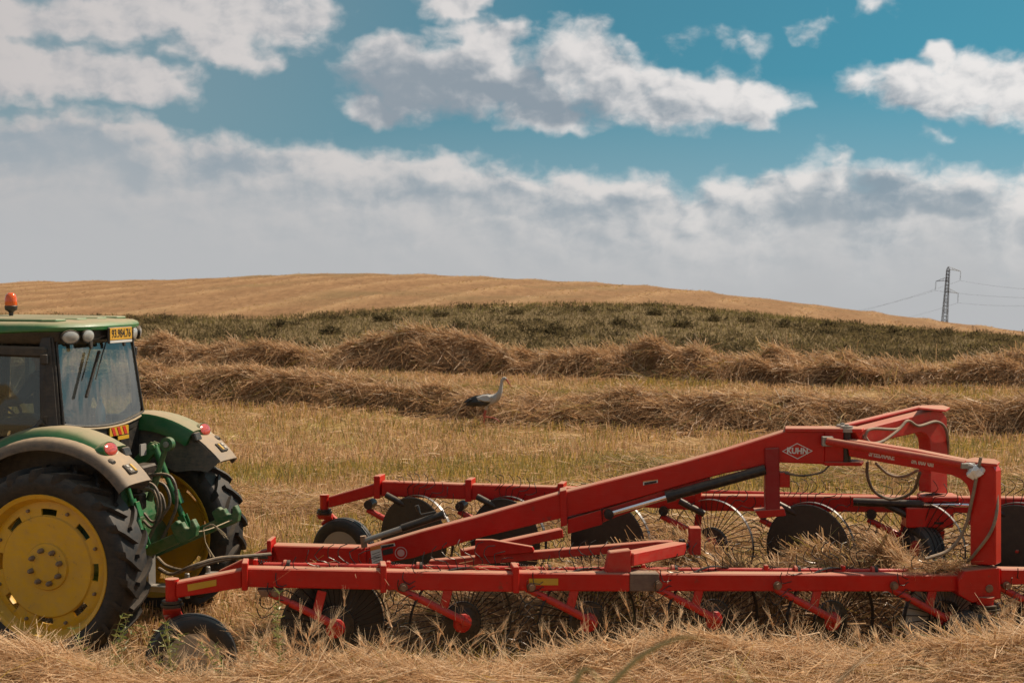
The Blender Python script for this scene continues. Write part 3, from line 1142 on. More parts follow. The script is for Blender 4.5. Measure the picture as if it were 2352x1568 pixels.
        m.tube(smooth_path([(XR - 0.14, s * 0.765, 2.22), (-0.32, s * 0.77, 2.12), (-0.62, s * 0.77, 2.02), (-1.0, s * 0.77, 1.93)], 5), [0.06, 0.06, 0.05, 0.05, 0.05, 0.05, 0.05, 0.05, 0.05, 0.05, 0.04, 0.04, 0.04, 0.04, 0.04, 0.04], 8)
        m.build('door_rail', 'black_plastic', tr, smooth=True)
        m = MB()
        m.bar((XR - 0.13, s * 0.735, 2.85), (-1.6, s * 0.72, 2.87), 0.07, 0.10)
        m.build('upper_rail', 'black_plastic', tr, bevel=0.02)
        for zz in (2.79, 2.23):
            m = MB()
            m.box((XR - 0.14, s * 0.775, zz), (0.07, 0.04, 0.09))
            m.build('door_hinge', 'black_plastic', tr, bevel=0.008)
    m = MB()
    m.prism([(-1.62, -0.60, 1.55), (-1.62, 0.60, 1.55), (-1.57, 0.62, 2.95), (-1.57, -0.62, 2.95)], (0.006, 0, 0))
    m.build('windscreen', 'glass_side', tr)
    # roof: dark fascia, green shell with ribs
    out = [(0.06, -0.40), (0.10, -0.20), (0.11, 0.0), (0.10, 0.20), (0.06, 0.40), (-0.06, 0.68), (-0.25, 0.80), (-1.5, 0.80), (-1.75, 0.62), (-1.82, 0.0), (-1.75, -0.62), (-1.5, -0.80), (-0.25, -0.80), (-0.06, -0.68)]
    m = MB()
    n = len(out)
    vs = []
    for sc, z in ((0.93, 2.925), (0.955, 2.95), (0.965, 3.05), (0.9, 3.07)):
        vs += [(-0.85 + (x + 0.85) * sc, y * sc, z) for x, y in out]
    fs = [(i * n + j, i * n + (j + 1) % n, (i + 1) * n + (j + 1) % n, (i + 1) * n + j) for i in range(3) for j in range(n)]
    fs += [tuple(range(n)), tuple(3 * n + j for j in range(n))]
    m.add(vs, fs)
    fas = m.build('roof_fascia', 'black_plastic', tr, smooth=True)
    m = MB()
    vs = []
    for sc, z in ((0.97, 3.035), (0.995, 3.045), (1.0, 3.075), (0.985, 3.10), (0.94, 3.118), (0.7, 3.135), (0.3, 3.142)):
        for x, y in out:
            # the shell dips low along the sides ahead of the lamps
            dz = -0.06 * min(1.0, max(0.0, (-0.55 - x) / 0.35)) if z < 3.05 else 0.0
            vs.append((-0.85 + (x + 0.85) * sc, y * sc, z + dz))
    k = 7
    fs = [(i * n + j, i * n + (j + 1) % n, (i + 1) * n + (j + 1) % n, (i + 1) * n + j) for i in range(k - 1) for j in range(n)]
    fs += [tuple(range(n)), tuple((k - 1) * n + j for j in range(n))]
    m.add(vs, fs)
    roof = m.build('roof', 'green_roof', tr, smooth=True)
    for y0 in (-0.52, -0.17, 0.18, 0.53):
        m = MB()
        m.prism([(-1.5, y0 - 0.14, 3.125), (-0.28, y0 - 0.14, 3.120), (-0.16, y0 - 0.08, 3.118), (-0.16, y0 + 0.08, 3.118), (-0.28, y0 + 0.14, 3.120), (-1.5, y0 + 0.14, 3.125)], (0, 0, 0.03))
        m.build('roof_panel', 'green_roof', roof, bevel=0.012)
    # work lamps under the roof edge
    lens = MB()
    lens.lathe([(0.066, 0.0), (0.062, 0.014), (0.04, 0.024), (0.0, 0.028)], axis='x', n=20)
    lm = lens.mesh('lamp_glass', 'lens_clear', smooth=True)
    body = MB()
    body.lathe([(0.0, -0.09), (0.05, -0.08), (0.070, -0.03), (0.075, 0.0), (0.072, 0.012), (0.062, 0.008)], axis='x', n=20)
    bmh = body.mesh('work_lamp', 'black_plastic', smooth=True)
    for (x, y, z, rz, sq) in ((-0.02, -0.60, 2.985, -32, 1.2), (0.035, -0.40, 2.99, -14, 1.0), (0.035, 0.42, 2.985, 14, 1.0), (-0.03, 0.62, 2.985, 34, 1.2)):
        w = link('work_lamp', bmh, tr)
        w.location = (x, y, z)
        w.rotation_euler = (0, rad(6), rad(rz))
        w.scale = (1.0, sq * 1.08, 0.9)
        link('lamp_glass', lm, w)
    # number plate
    m = MB()
    m.box((0.118, 0.02, 2.985), (0.02, 0.42, 0.155))
    holder = m.build('plate_holder', 'black_plastic', tr, bevel=0.006)
    m = MB()
    m.box((0.132, 0.02, 2.998), (0.006, 0.395, 0.115))
    pl = m.build('number_plate', 'plate_yellow', tr, bevel=0.003, label='yellow number plate reading 93.984.76')
    text_mesh('plate_digits', '93.984.76', 0.108, 'letter_black', pl, (0.1365, 0.02, 2.998), (0, 1, 0), (0, 0, 1), 0.001, 0.80, 0.0015)
    m = MB()
    m.box((0.132, 0.02, 2.925), (0.006, 0.39, 0.022))
    m.build('plate_strip', 'white_sticker', holder)
    # brackets between roof and pane, wiper
    for y in (-0.36, 0.22):
        m = MB()
        m.prism([(0.03, y - 0.03, 2.95), (0.03, y + 0.03, 2.95), (0.035, y + 0.02, 2.87), (0.035, y - 0.02, 2.87)], (0.02, 0, 0))
        m.build('pane_hinge', 'black_plastic', tr, bevel=0.006)
    w = MB()
    w.tube([(0.0, -0.02, 2.93), (0.012, -0.12, 2.80), (0.035, -0.27, 2.58)], 0.007, 6)
    wa = w.build('wiper_arm', 'black_plastic', tr, smooth=True)
    w = MB()
    w.bar((0.012, -0.17, 2.84), (0.035, -0.44, 2.42), 0.02, 0.03, up=(1, 0, 0))
    w.build('wiper_blade', 'black_plastic', wa, bevel=0.004)
    # beacon
    bc = Vector((-1.20, 0.2, 3.135))
    m = MB()
    m.lathe([(0.02, 0.0), (0.022, 0.05), (0.035, 0.065), (0.055, 0.075), (0.06, 0.085), (0.062, 0.115), (0.058, 0.12)], c=bc, axis='z', n=20)
    be = m.build('beacon', 'black_plastic', tr, smooth=True)
    m = MB()
    m.lathe([(0.057, 0.118), (0.060, 0.125), (0.058, 0.19), (0.048, 0.225), (0.028, 0.245), (0.0, 0.250)], c=bc, axis='z', n=24)
    m.build('beacon_dome', 'lens_orange', be, smooth=True, label='orange dome')
    # warning strip below the rear pane, striped
    m = MB()
    m.box((XR + 0.07, 0.13, 2.055), (0.012, 0.34, 0.085))
    st = m.build('warning_strip', 'yellow_sticker', tr)
    for k in range(3):
        m = MB()
        y0 = 0.03 + 0.10 * k
        m.prism([(XR + 0.077, y0 - 0.045, 2.095), (XR + 0.077, y0 + 0.005, 2.095), (XR + 0.077, y0 + 0.045, 2.016), (XR + 0.077, y0 - 0.005, 2.016)], (0.003, 0, 0))
        m.build('stripe', 'reflector_red', st)
    m = MB()
    m.box((XR + 0.075, 0.20, 1.985), (0.01, 0.20, 0.035))
    m.build('warning_strip', 'yellow_sticker', tr)
    # seat, steering wheel, lining
    m = MB()
    m.box((-0.62, 0, 1.98), (0.50, 0.50, 0.14))
    seat = m.build('seat', 'seat', tr, bevel=0.04, seg=2)
    m = MB()
    m.box((-0.36, 0, 2.32), (0.13, 0.46, 0.60), Matrix.Rotation(rad(8), 3, 'Y'))
    m.build('backrest', 'seat', tr, bevel=0.05, seg=2)
    for y, w in ((-0.30, 0.08), (0.32, 0.12)):
        m = MB()
        m.box((-0.55, y, 2.21), (0.44, w, 0.07))
        m.build('armrest', 'seat', tr, bevel=0.025)
    m = MB()
    m.box((-0.85, 0, 1.62), (1.4, 1.1, 0.10))
    m.box((-0.30, 0.48, 1.95), (0.5, 0.22, 0.45))
    m.box((-0.16, 0.0, 2.02), (0.16, 1.1, 0.12))
    m.build('cab_floor', 'cab_lining', tr, bevel=0.02)
    Rs = Matrix.Rotation(rad(-55), 3, 'Y')
    m = MB()
    ringp = [Vector((-1.18, 0, 2.30)) + Rs @ Vector((0, 0.20 * math.cos(a), 0.20 * math.sin(a))) for a in np.linspace(0, 2 * math.pi, 25)]
    m.tube(ringp, 0.016, 8, cap=False)
    for a in (0.5, 2.6, 4.7):
        m.tube([(-1.18, 0, 2.30), Vector((-1.18, 0, 2.30)) + Rs @ Vector((0, 0.20 * math.cos(a), 0.20 * math.sin(a)))], 0.012, 6)
    m.tube([(-1.18, 0, 2.30), (-1.36, 0, 1.75)], 0.035, 10)
    m.build('steering_wheel', 'black_plastic', tr, smooth=True)
    m = MB()
    m.box((-0.45, 0.46, 2.42), (0.04, 0.20, 0.16))
    m.tube([(-0.45, 0.46, 2.42), (-0.40, 0.50, 2.2)], 0.015, 6)
    m.build('monitor', 'black_plastic', tr, bevel=0.01)
    for y in (-0.98, 0.98):
        m = MB()
        m.tube([(-1.5, y * 0.68, 2.75), (-1.52, y * 0.95, 2.72)], 0.014, 6)
        m.box((-1.50, y, 2.60), (0.05, 0.19, 0.28))
        m.build('mirror', 'black_plastic', tr, bevel=0.015)

    # rear linkage ------------------------------------------------------
    for s in (-1, 1):
        y = s * 0.41
        a = Vector((0.16, s * 0.33, 0.80))
        tip = Vector((1.03, y, 1.185))
        m = MB()
        m.bar(a, tip, 0.045, 0.115, up=(0, 0, 1), h2=0.10)
        lk = m.build('lower_link', 'green_link', tr, bevel=0.008)
        m = MB()
        d = (tip - a).normalized()
        u = Vector((-d.z, 0, d.x))
        hk = [(-0.10, 0.03), (-0.10, 0.13), (-0.02, 0.15), (0.0, 0.115), (0.03, 0.115), (0.035, 0.06), (0.06, 0.035), (0.10, 0.045), (0.12, 0.10), (0.15, 0.10), (0.16, 0.02), (0.11, -0.055), (0.0, -0.06), (-0.10, -0.05)]
        m.prism([tip + d * p + u * q + Vector((0, -0.035, 0)) for p, q in hk], (0, 0.07, 0))
        m.build('link_hook', 'green_link', lk, bevel=0.006)
        # lift rod with sleeve and clevis
        top = Vector((0.26 if s > 0 else 0.34, s * 0.40, 1.88))
        bot = Vector((0.62, s * 0.41, 1.05))
        m = MB()
        m.tube([top, top.lerp(bot, 0.35)], 0.036, 10)
        m.tube([top.lerp(bot, 0.33), top.lerp(bot, 0.55)], 0.024, 10)
        m.tube([top.lerp(bot, 0.48), top.lerp(bot, 0.66)], 0.045, 10)
        m.tube([top.lerp(bot, 0.66), top.lerp(bot, 0.82)], 0.03, 10)
        lr = m.build('lift_rod', 'green', tr, smooth=True)
        m = MB()
        for q in (-0.035, 0.035):
            m.bar(top.lerp(bot, 0.80) + Vector((0, q, 0)), bot + Vector((0, q, 0)), 0.014, 0.075, up=(1, 0, 0))
        m.tube([bot + Vector((0, -0.06, 0)), bot + Vector((0, 0.06, 0))], 0.02, 8)
        m.build('clevis', 'green', lr, bevel=0.003)
        m = MB()
        dd = (bot - top).normalized()
        m.bar(top.lerp(bot, 0.50) + Vector((0.05, 0, 0)), top.lerp(bot, 0.66) + Vector((0.05, 0, 0)), 0.07, 0.02, up=(1, 0, 0))
        m.build('rod_plate', 'green', lr, bevel=0.003)
        # lift arm
        m = MB()
        r0 = Vector((-0.02, s * 0.36, 1.60))
        for q in (-0.03, 0.03):
            m.prism([r0 + Vector((0, q, -0.08)), r0 + Vector((0, q, 0.08)), top + Vector((-0.03, q, 0.05)), top + Vector((0.035, q, 0.03)), top + Vector((0.03, q, -0.05))], (0, 0.018, 0))
        m.tube([top + Vector((0, -0.06, 0)), top + Vector((0, 0.06, 0))], 0.03, 10)
        m.build('lift_arm', 'green', tr, bevel=0.006)
    # top link standing up
    m = MB()
    p0, p1 = Vector((0.62, -0.02, 1.93)), Vector((0.44, -0.02, 1.42))
    m.tube([p0, p0.lerp(p1, 0.5)], 0.026, 10)
    m.tube([p0.lerp(p1, 0.45), p1], 0.034, 10)
    m.lathe([(0.032, -0.03), (0.066, -0.03), (0.066, 0.03), (0.032, 0.03)], c=p0 + Vector((0.02, 0, 0.03)), n=20, closed=True)
    tl = m.build('top_link', 'green_link', tr, smooth=True)
    m = MB()
    m.lathe([(0.0, -0.045), (0.03, -0.04), (0.034, 0.0), (0.03, 0.04), (0.0, 0.045)], c=p0 + Vector((0.02, 0, 0.03)), n=14)
    m.build('ball_joint', 'steel', tl, smooth=True)
    # hydraulic block and hoses
    m = MB()
    m.box((0.33, 0.02, 1.62), (0.16, 0.34, 0.26))
    m.box((0.36, -0.10, 1.42), (0.14, 0.12, 0.16))
    m.build('valve_block', 'black_steel', tr, bevel=0.02)
    m = MB()
    m.box((0.2, 0.28, 1.86), (0.02, 0.10, 0.11))
    m.build('data_plate', 'guard_grey', tr)
    hang = [
        [(0.40, -0.16, 1.62), (0.60, -0.20, 1.58), (0.66, -0.20, 1.36), (0.56, -0.22, 1.12), (0.50, -0.24, 0.95)],
        [(0.40, -0.12, 1.55), (0.56, -0.14, 1.52), (0.60, -0.14, 1.30), (0.50, -0.16, 1.06), (0.46, -0.2, 0.92)],
        [(0.40, -0.05, 1.66), (0.70, -0.08, 1.66), (0.76, -0.08, 1.40), (0.64, -0.10, 1.12), (0.54, -0.16, 0.90)],
        [(0.40, 0.02, 1.60), (0.58, 0.02, 1.56), (0.64, 0.0, 1.38), (0.50, -0.04, 1.22), (0.40, -0.06, 1.30)],
        [(0.40, 0.06, 1.50), (0.52, 0.06, 1.46), (0.56, 0.04, 1.30), (0.46, 0.0, 1.16), (0.36, 0.0, 1.22)]]
    for i, h in enumerate(hang):
        m = MB()
        m.tube(smooth_path(h, 6), 0.016, 7)
        m.build('hydraulic_hose', 'hose' if i != 1 else 'hose_grey', tr, smooth=True)
    # drawbar, hitch post
    m = MB()
    m.box((0.52, 0, 0.58), (0.70, 0.10, 0.06))
    m.box((0.40, 0, 0.78), (0.10, 0.14, 0.36))
    m.tube([(0.82, 0, 0.50), (0.82, 0, 0.74)], 0.025, 10)
    m.build('drawbar', 'steel', tr, bevel=0.008)
    return tr


build_tractor()


def tw(x, y, z):
    """tractor frame to world"""
    return T_ORG + EX * x + EY * y + Vector((0, 0, z))


# ------------------------------------------------------------------ driver
def skin_mesh(name, verts, edges, radii, root, sub=2):
    me = bpy.data.meshes.new(name)
    me.from_pydata(verts, edges, [])
    ob = bpy.data.objects.new(name, me)
    COL.objects.link(ob)
    md = ob.modifiers.new('skin', 'SKIN')
    md.use_smooth_shade = True
    lay = me.skin_vertices[0].data
    for i, r in enumerate(radii):
        lay[i].radius = (r, r) if not isinstance(r, tuple) else r
        lay[i].use_root = (i == root)
    sb = ob.modifiers.new('sub', 'SUBSURF')
    sb.levels = sub
    sb.render_levels = sub
    dg = bpy.context.evaluated_depsgraph_get()
    res = bpy.data.meshes.new_from_object(ob.evaluated_get(dg))
    bpy.data.objects.remove(ob)
    res.name = name
    return res


def build_driver():
    root = empty('person', tw(-0.62, 0, 2.05), -PSI)
    tag(root, 'driver in a dark cap and shirt sitting inside the tractor cab', 'person')
    # seated, facing -x; origin on the seat
    V = [(0.02, 0, 0.10), (-0.01, 0, 0.28), (-0.04, 0, 0.46), (-0.07, 0, 0.56), (-0.10, 0, 0.62),               # 0-4 pelvis .. neck
         (-0.06, -0.19, 0.50), (-0.20, -0.25, 0.30), (-0.42, -0.20, 0.27), (-0.50, -0.18, 0.28),               # 5-8 near arm
         (-0.06, 0.19, 0.50), (-0.20, 0.25, 0.30), (-0.42, 0.20, 0.27), (-0.50, 0.18, 0.28),                   # 9-12 far arm
         (-0.10, -0.10, 0.08), (-0.46, -0.13, 0.06), (-0.55, -0.13, -0.30), (-0.68, -0.13, -0.33),             # 13-16
         (-0.10, 0.10, 0.08), (-0.46, 0.13, 0.06), (-0.55, 0.13, -0.30), (-0.68, 0.13, -0.33),                 # 17-20
         (-0.125, 0, 0.72), (-0.125, 0, 0.80)]
    E_ = [(0, 1), (1, 2), (2, 3), (3, 4), (2, 5), (5, 6), (6, 7), (7, 8), (2, 9), (9, 10), (10, 11), (11, 12), (0, 13), (13, 14), (14, 15), (15, 16), (0, 17), (17, 18), (18, 19), (19, 20), (4, 21), (21, 22)]
    rr = [0.15, 0.145, 0.15, 0.085, 0.055, 0.075, 0.052, 0.04, 0.03, 0.075, 0.052, 0.04, 0.03, 0.095, 0.07, 0.05, 0.045, 0.095, 0.07, 0.05, 0.045, (0.078, 0.095), (0.07, 0.085)]
    me = skin_mesh('body', V, E_, rr, 0)
    for n in ('shirt', 'trousers', 'skin'):
        me.materials.append(M[n])
    for p in me.polygons:
        c = p.center
        if c.z > 0.585 or (c.x < -0.43 and c.z > 0.2):
            p.material_index = 2
        elif c.z < 0.12 and not (c.x > -0.1 and c.z > 0.10):
            p.material_index = 1
        else:
            p.material_index = 0
    link('body', me, root)
    # face details
    f = MB()
    f.lathe([(0.0, -0.035), (0.014, -0.012), (0.018, 0.012), (0.0, 0.02)], c=(-0.222, 0, 0.735), axis='z', n=8)
    f.build('nose', 'skin', root, smooth=True)
    for s in (-1, 1):
        f = MB()
        f.lathe([(0.0, -0.012), (0.026, -0.006), (0.03, 0.004), (0.0, 0.012)], c=(-0.10, s * 0.088, 0.735), n=10, R=Matrix.Diagonal((0.7, 1, 1.1)))
        f.build('ear', 'skin', root, smooth=True)
        f = MB()
        f.lathe([(0.0, -0.008), (0.009, 0.0), (0.0, 0.008)], c=(-0.202, s * 0.034, 0.765), axis='x', n=8)
        f.build('eye', 'eye', root, smooth=True)
    f = MB()
    f.box((-0.205, 0, 0.682), (0.012, 0.045, 0.008))
    f.build('mouth', 'reflector_red', root, bevel=0.003)
    c = MB()
    c.lathe([(0.107, 0.0), (0.110, 0.03), (0.100, 0.07), (0.065, 0.10), (0.0, 0.112)], c=(-0.118, 0, 0.785), axis='z', n=20, R=Matrix.Diagonal((1.05, 0.92, 1)))
    cp = c.build('cap', 'cap', root, smooth=True)
    c = MB()
    c.prism([(-0.20, -0.075, 0.795), (-0.27, -0.07, 0.785), (-0.315, 0.0, 0.782), (-0.27, 0.07, 0.785), (-0.20, 0.075, 0.795)], (0, 0, 0.008))
    c.build('cap_brim', 'cap', cp)
    # hands: palm and five fingers closed on the steering wheel
    for s in (-1, 1):
        h = MB()
        w = Vector((-0.505, s * 0.18, 0.28))
        h.tube([w, w + Vector((-0.045, 0, 0.0)), w + Vector((-0.075, 0, -0.005))], [0.026, 0.036, 0.030], 8)
        for i, (dy, L) in enumerate(((-0.028, 0.06), (-0.009, 0.068), (0.010, 0.064), (0.028, 0.05))):
            b = w + Vector((-0.075, dy, 0.0))
            h.tube([b, b + Vector((-L * 0.5, 0, -0.004)), b + Vector((-L * 0.75, 0, -0.025)), b + Vector((-L * 0.55, 0, -0.045))], [0.010, 0.009, 0.008, 0.007], 6)
        b = w + Vector((-0.03, -s * 0.03, 0))
        h.tube([b, b + Vector((-0.03, -s * 0.02, -0.01)), b + Vector((-0.055, -s * 0.018, -0.03))], [0.011, 0.010, 0.008], 6)
        h.build('hand', 'skin', root, smooth=True)


build_driver()

b = MB()
b.lathe([(0.0, 0.0), (0.045, 0.0), (0.048, 0.02), (0.048, 0.16), (0.042, 0.20), (0.018, 0.25), (0.018, 0.28), (0.0, 0.28)], axis='z', n=18)
bt = b.build('water_bottle', 'bottle_blue', None, smooth=True)
bt.location = tw(-0.15, 0.10, 2.08)
tag(bt, 'blue drinks bottle standing inside the cab behind the rear window', 'bottle')
b = MB()
b.lathe([(0.0, 0.28), (0.02, 0.28), (0.02, 0.305), (0.0, 0.305)], axis='z', n=12)
b.build('bottle_cap', 'white_sticker', bt, smooth=True)

# twine tied to the far link hook
m = MB()
k0 = tw(0.98, -0.42, 1.22)
kn = tw(1.05, -0.1, 1.20)
k1 = tw(1.10, 0.42, 1.20)
m.tube(smooth_path([k0, kn + Vector((0, 0, -0.03)), k1], 6), 0.006, 5)
for i in range(7):
    e = kn + EX * (0.20 + 0.06 * random.random()) + Vector((0, 0.02 * random.uniform(-1, 1), -0.05 - 0.05 * random.random()))
    m.tube(smooth_path([kn, kn + EX * 0.10 + Vector((0, 0, 0.02 + 0.02 * random.random())), e], 4), 0.0035, 4)
for i in range(3):
    e = kn + EX * (0.07 + 0.04 * i) + Vector((0, 0, -0.27 - 0.03 * i))
    m.tube(smooth_path([kn, kn + EX * 0.02 + Vector((0, 0, -0.14)), e], 4), 0.004, 4)
tag(m.build('twine', 'twine', None, smooth=True), 'frayed baler twine knotted between the lower link hooks of the tractor', 'twine')


# ------------------------------------------------------------------ hay rake
class Plane:
    """an upright plane of the machine; s() finds the point of it seen in a direction"""

    def __init__(s, a, b):
        s.a = Vector((a[0], a[1], 0))
        d = Vector((b[0] - a[0], b[1] - a[1], 0)).normalized()
        s.d = d
        s.n = Vector((d.y, -d.x, 0))          # towards the camera

    def __call__(s, px, py, off=0.0):
        r = ray(px, py)
        c = Vector((0, 0, CAM_H))
        o = s.a + s.n * off
        t = (o - c).dot(s.n) / r.dot(s.n)
        return c + r * t


def gp(px, Y):
    r = ray(px, 900)
    k = Y / r.y
    return (r.x * k, Y)


NEARP = Plane(gp(600, 11.8), gp(2265, 12.6))
FARP = Plane(gp(900, 15.5), gp(2155, 14.3))
SPINE = Plane(gp(600, 13.7), gp(1930, 13.5))
ARM_N = Plane(gp(1942, 13.42), gp(2257, 12.6))
ARM_F = Plane(gp(1965, 13.5), gp(2155, 14.3))

RK = empty('hay_rake', SPINE(1300, 1420))
RK.location.z = 0.0
tag(RK, 'red wheel rake on castors with spoked tine wheels, hitched behind the tractor', 'hay rake')
RKI = Matrix.Translation(-RK.location)


def rk(mb, name, mats='red', parent=None, bevel=0.006, smooth=False, label=None):
    """world-space shape to a part of the rake"""
    o = RK.location
    mb.v = [(v[0] - o.x, v[1] - o.y, v[2] - o.z) for v in mb.v]
    return mb.build(name, mats, parent or RK, bevel=bevel, smooth=smooth, label=label)


def slab(plane, pts, thick, off=None):
    """outline in a machine plane with real thickness, centred on the plane unless off is given"""
    if off is None:
        off = thick / 2
    m = MB()
    m.prism([plane(x, y, off) for x, y in pts], plane.n * -thick)
    return m


def rake_wheel_meshes():
    out = {}
    ring = MB()
    ring.lathe([(0.452, -0.018), (0.459, -0.018), (0.459, 0.018), (0.452, 0.018)], n=64, closed=True)
    out['ring'] = ring.mesh('rake_wheel', 'black_steel')
    ring = MB()
    ring.lathe([(0.452, -0.018), (0.459, -0.018), (0.459, 0.018), (0.452, 0.018)], n=64, closed=True)
    out['ring_bright'] = ring.mesh('rake_wheel', 'ring_steel')
    for sg, nm in ((1, 'tines_near'), (-1, 'tines_far')):
        t = MB()
        for k in range(40):
            a = 2 * math.pi * k / 40 + 0.03
            def P(r, da, y=0.0):
                q = a + sg * da
                return (r * math.cos(q), y, r * math.sin(q))
            rt = random.Random(k * 7 + sg)
            j = lambda: rt.uniform(-0.018, 0.018)
            bnd = rt.uniform(-0.05, 0.05) if rt.random() < 0.25 else 0.0
            path = [P(0.13, -0.10, -0.012), P(0.30, -0.02), P(0.462, 0.02), P(0.535, 0.05 + bnd * 0.5), P(0.560 + j() * 0.4, 0.13 + bnd), P(0.585 + j() * 0.4, 0.20 + bnd, j()), P(0.625, 0.22 + bnd + j(), j()), P(0.665, 0.18 + bnd + j(), j()), P(0.69, 0.12 + bnd + j(), j())]
            t.tube(path, 0.0042, 4)
        out[nm] = t.mesh('tines', 'wire', smooth=True)
    h = MB()
    h.lathe([(0.0, -0.030), (0.10, -0.030), (0.125, -0.02), (0.165, -0.022), (0.176, -0.012), (0.176, 0.012), (0.165, 0.02), (0.0, 0.02)], n=36)
    for k in range(16):
        a = 2 * math.pi * k / 16
        h.lathe([(0.0, -0.030), (0.008, -0.028), (0.009, -0.018)], c=(0.145 * math.cos(a), 0, 0.145 * math.sin(a)), n=6)
    out['plate'] = h.mesh('hub_plate', 'black_steel', smooth=True)
    h = MB()
    h.lathe([(0.0, -0.085), (0.03, -0.085), (0.036, -0.06), (0.075, -0.05), (0.085, -0.03), (0.085, 0.0)], n=12)
    out['hub'] = h.mesh('hub', 'red_pole')
    g = MB()
    g.lathe([(0.0, -0.004), (0.44, -0.004), (0.448, 0.004), (0.0, 0.004)], n=64)
    for k in range(5):
        a = 2 * math.pi * k / 5 + 0.4
        g.lathe([(0.0, -0.012), (0.008, -0.010), (0.009, -0.003)], c=(0.40 * math.cos(a), 0, 0.40 * math.sin(a)), n=6)
    out['guard_dark'] = g.mesh('wind_guard', 'guard_dark', smooth=True)
    out['guard_grey'] = g.mesh('wind_guard', 'guard_grey', smooth=True)
    return out


RW = rake_wheel_meshes()


def rake_wheel(c, yaw, side, guard=None, spin=0.0, bright=False):
    """side 'near': the spokes and hub look at the camera; 'far': the guard does"""
    o = link('rake_wheel', RW['ring_bright' if bright else 'ring'], RK)
    o.location = Vector(c) - RK.location
    o.rotation_euler = (0, spin, yaw)
    o.rotation_mode = 'XYZ'
    t = link('tines', RW['tines_near' if side == 'near' else 'tines_far'], o)
    t['kind'] = 'stuff'
    link('hub_plate', RW['plate'], o)
    link('hub', RW['hub'], o)
    if guard:
        g = link('wind_guard', RW['guard_' + guard], o)
        g.location = (0, 0.035 if side == 'near' else -0.095, 0)
        g['label'] = 'dark round wind guard' if guard == 'dark' else 'pale grey round wind guard'
        if side == 'far':
            b = MB()
            b.lathe([(0.0, -0.125), (0.014, -0.122), (0.018, -0.10)], n=10)
            bb = b.build('guard_bolt', 'red_pale', o)
    return o


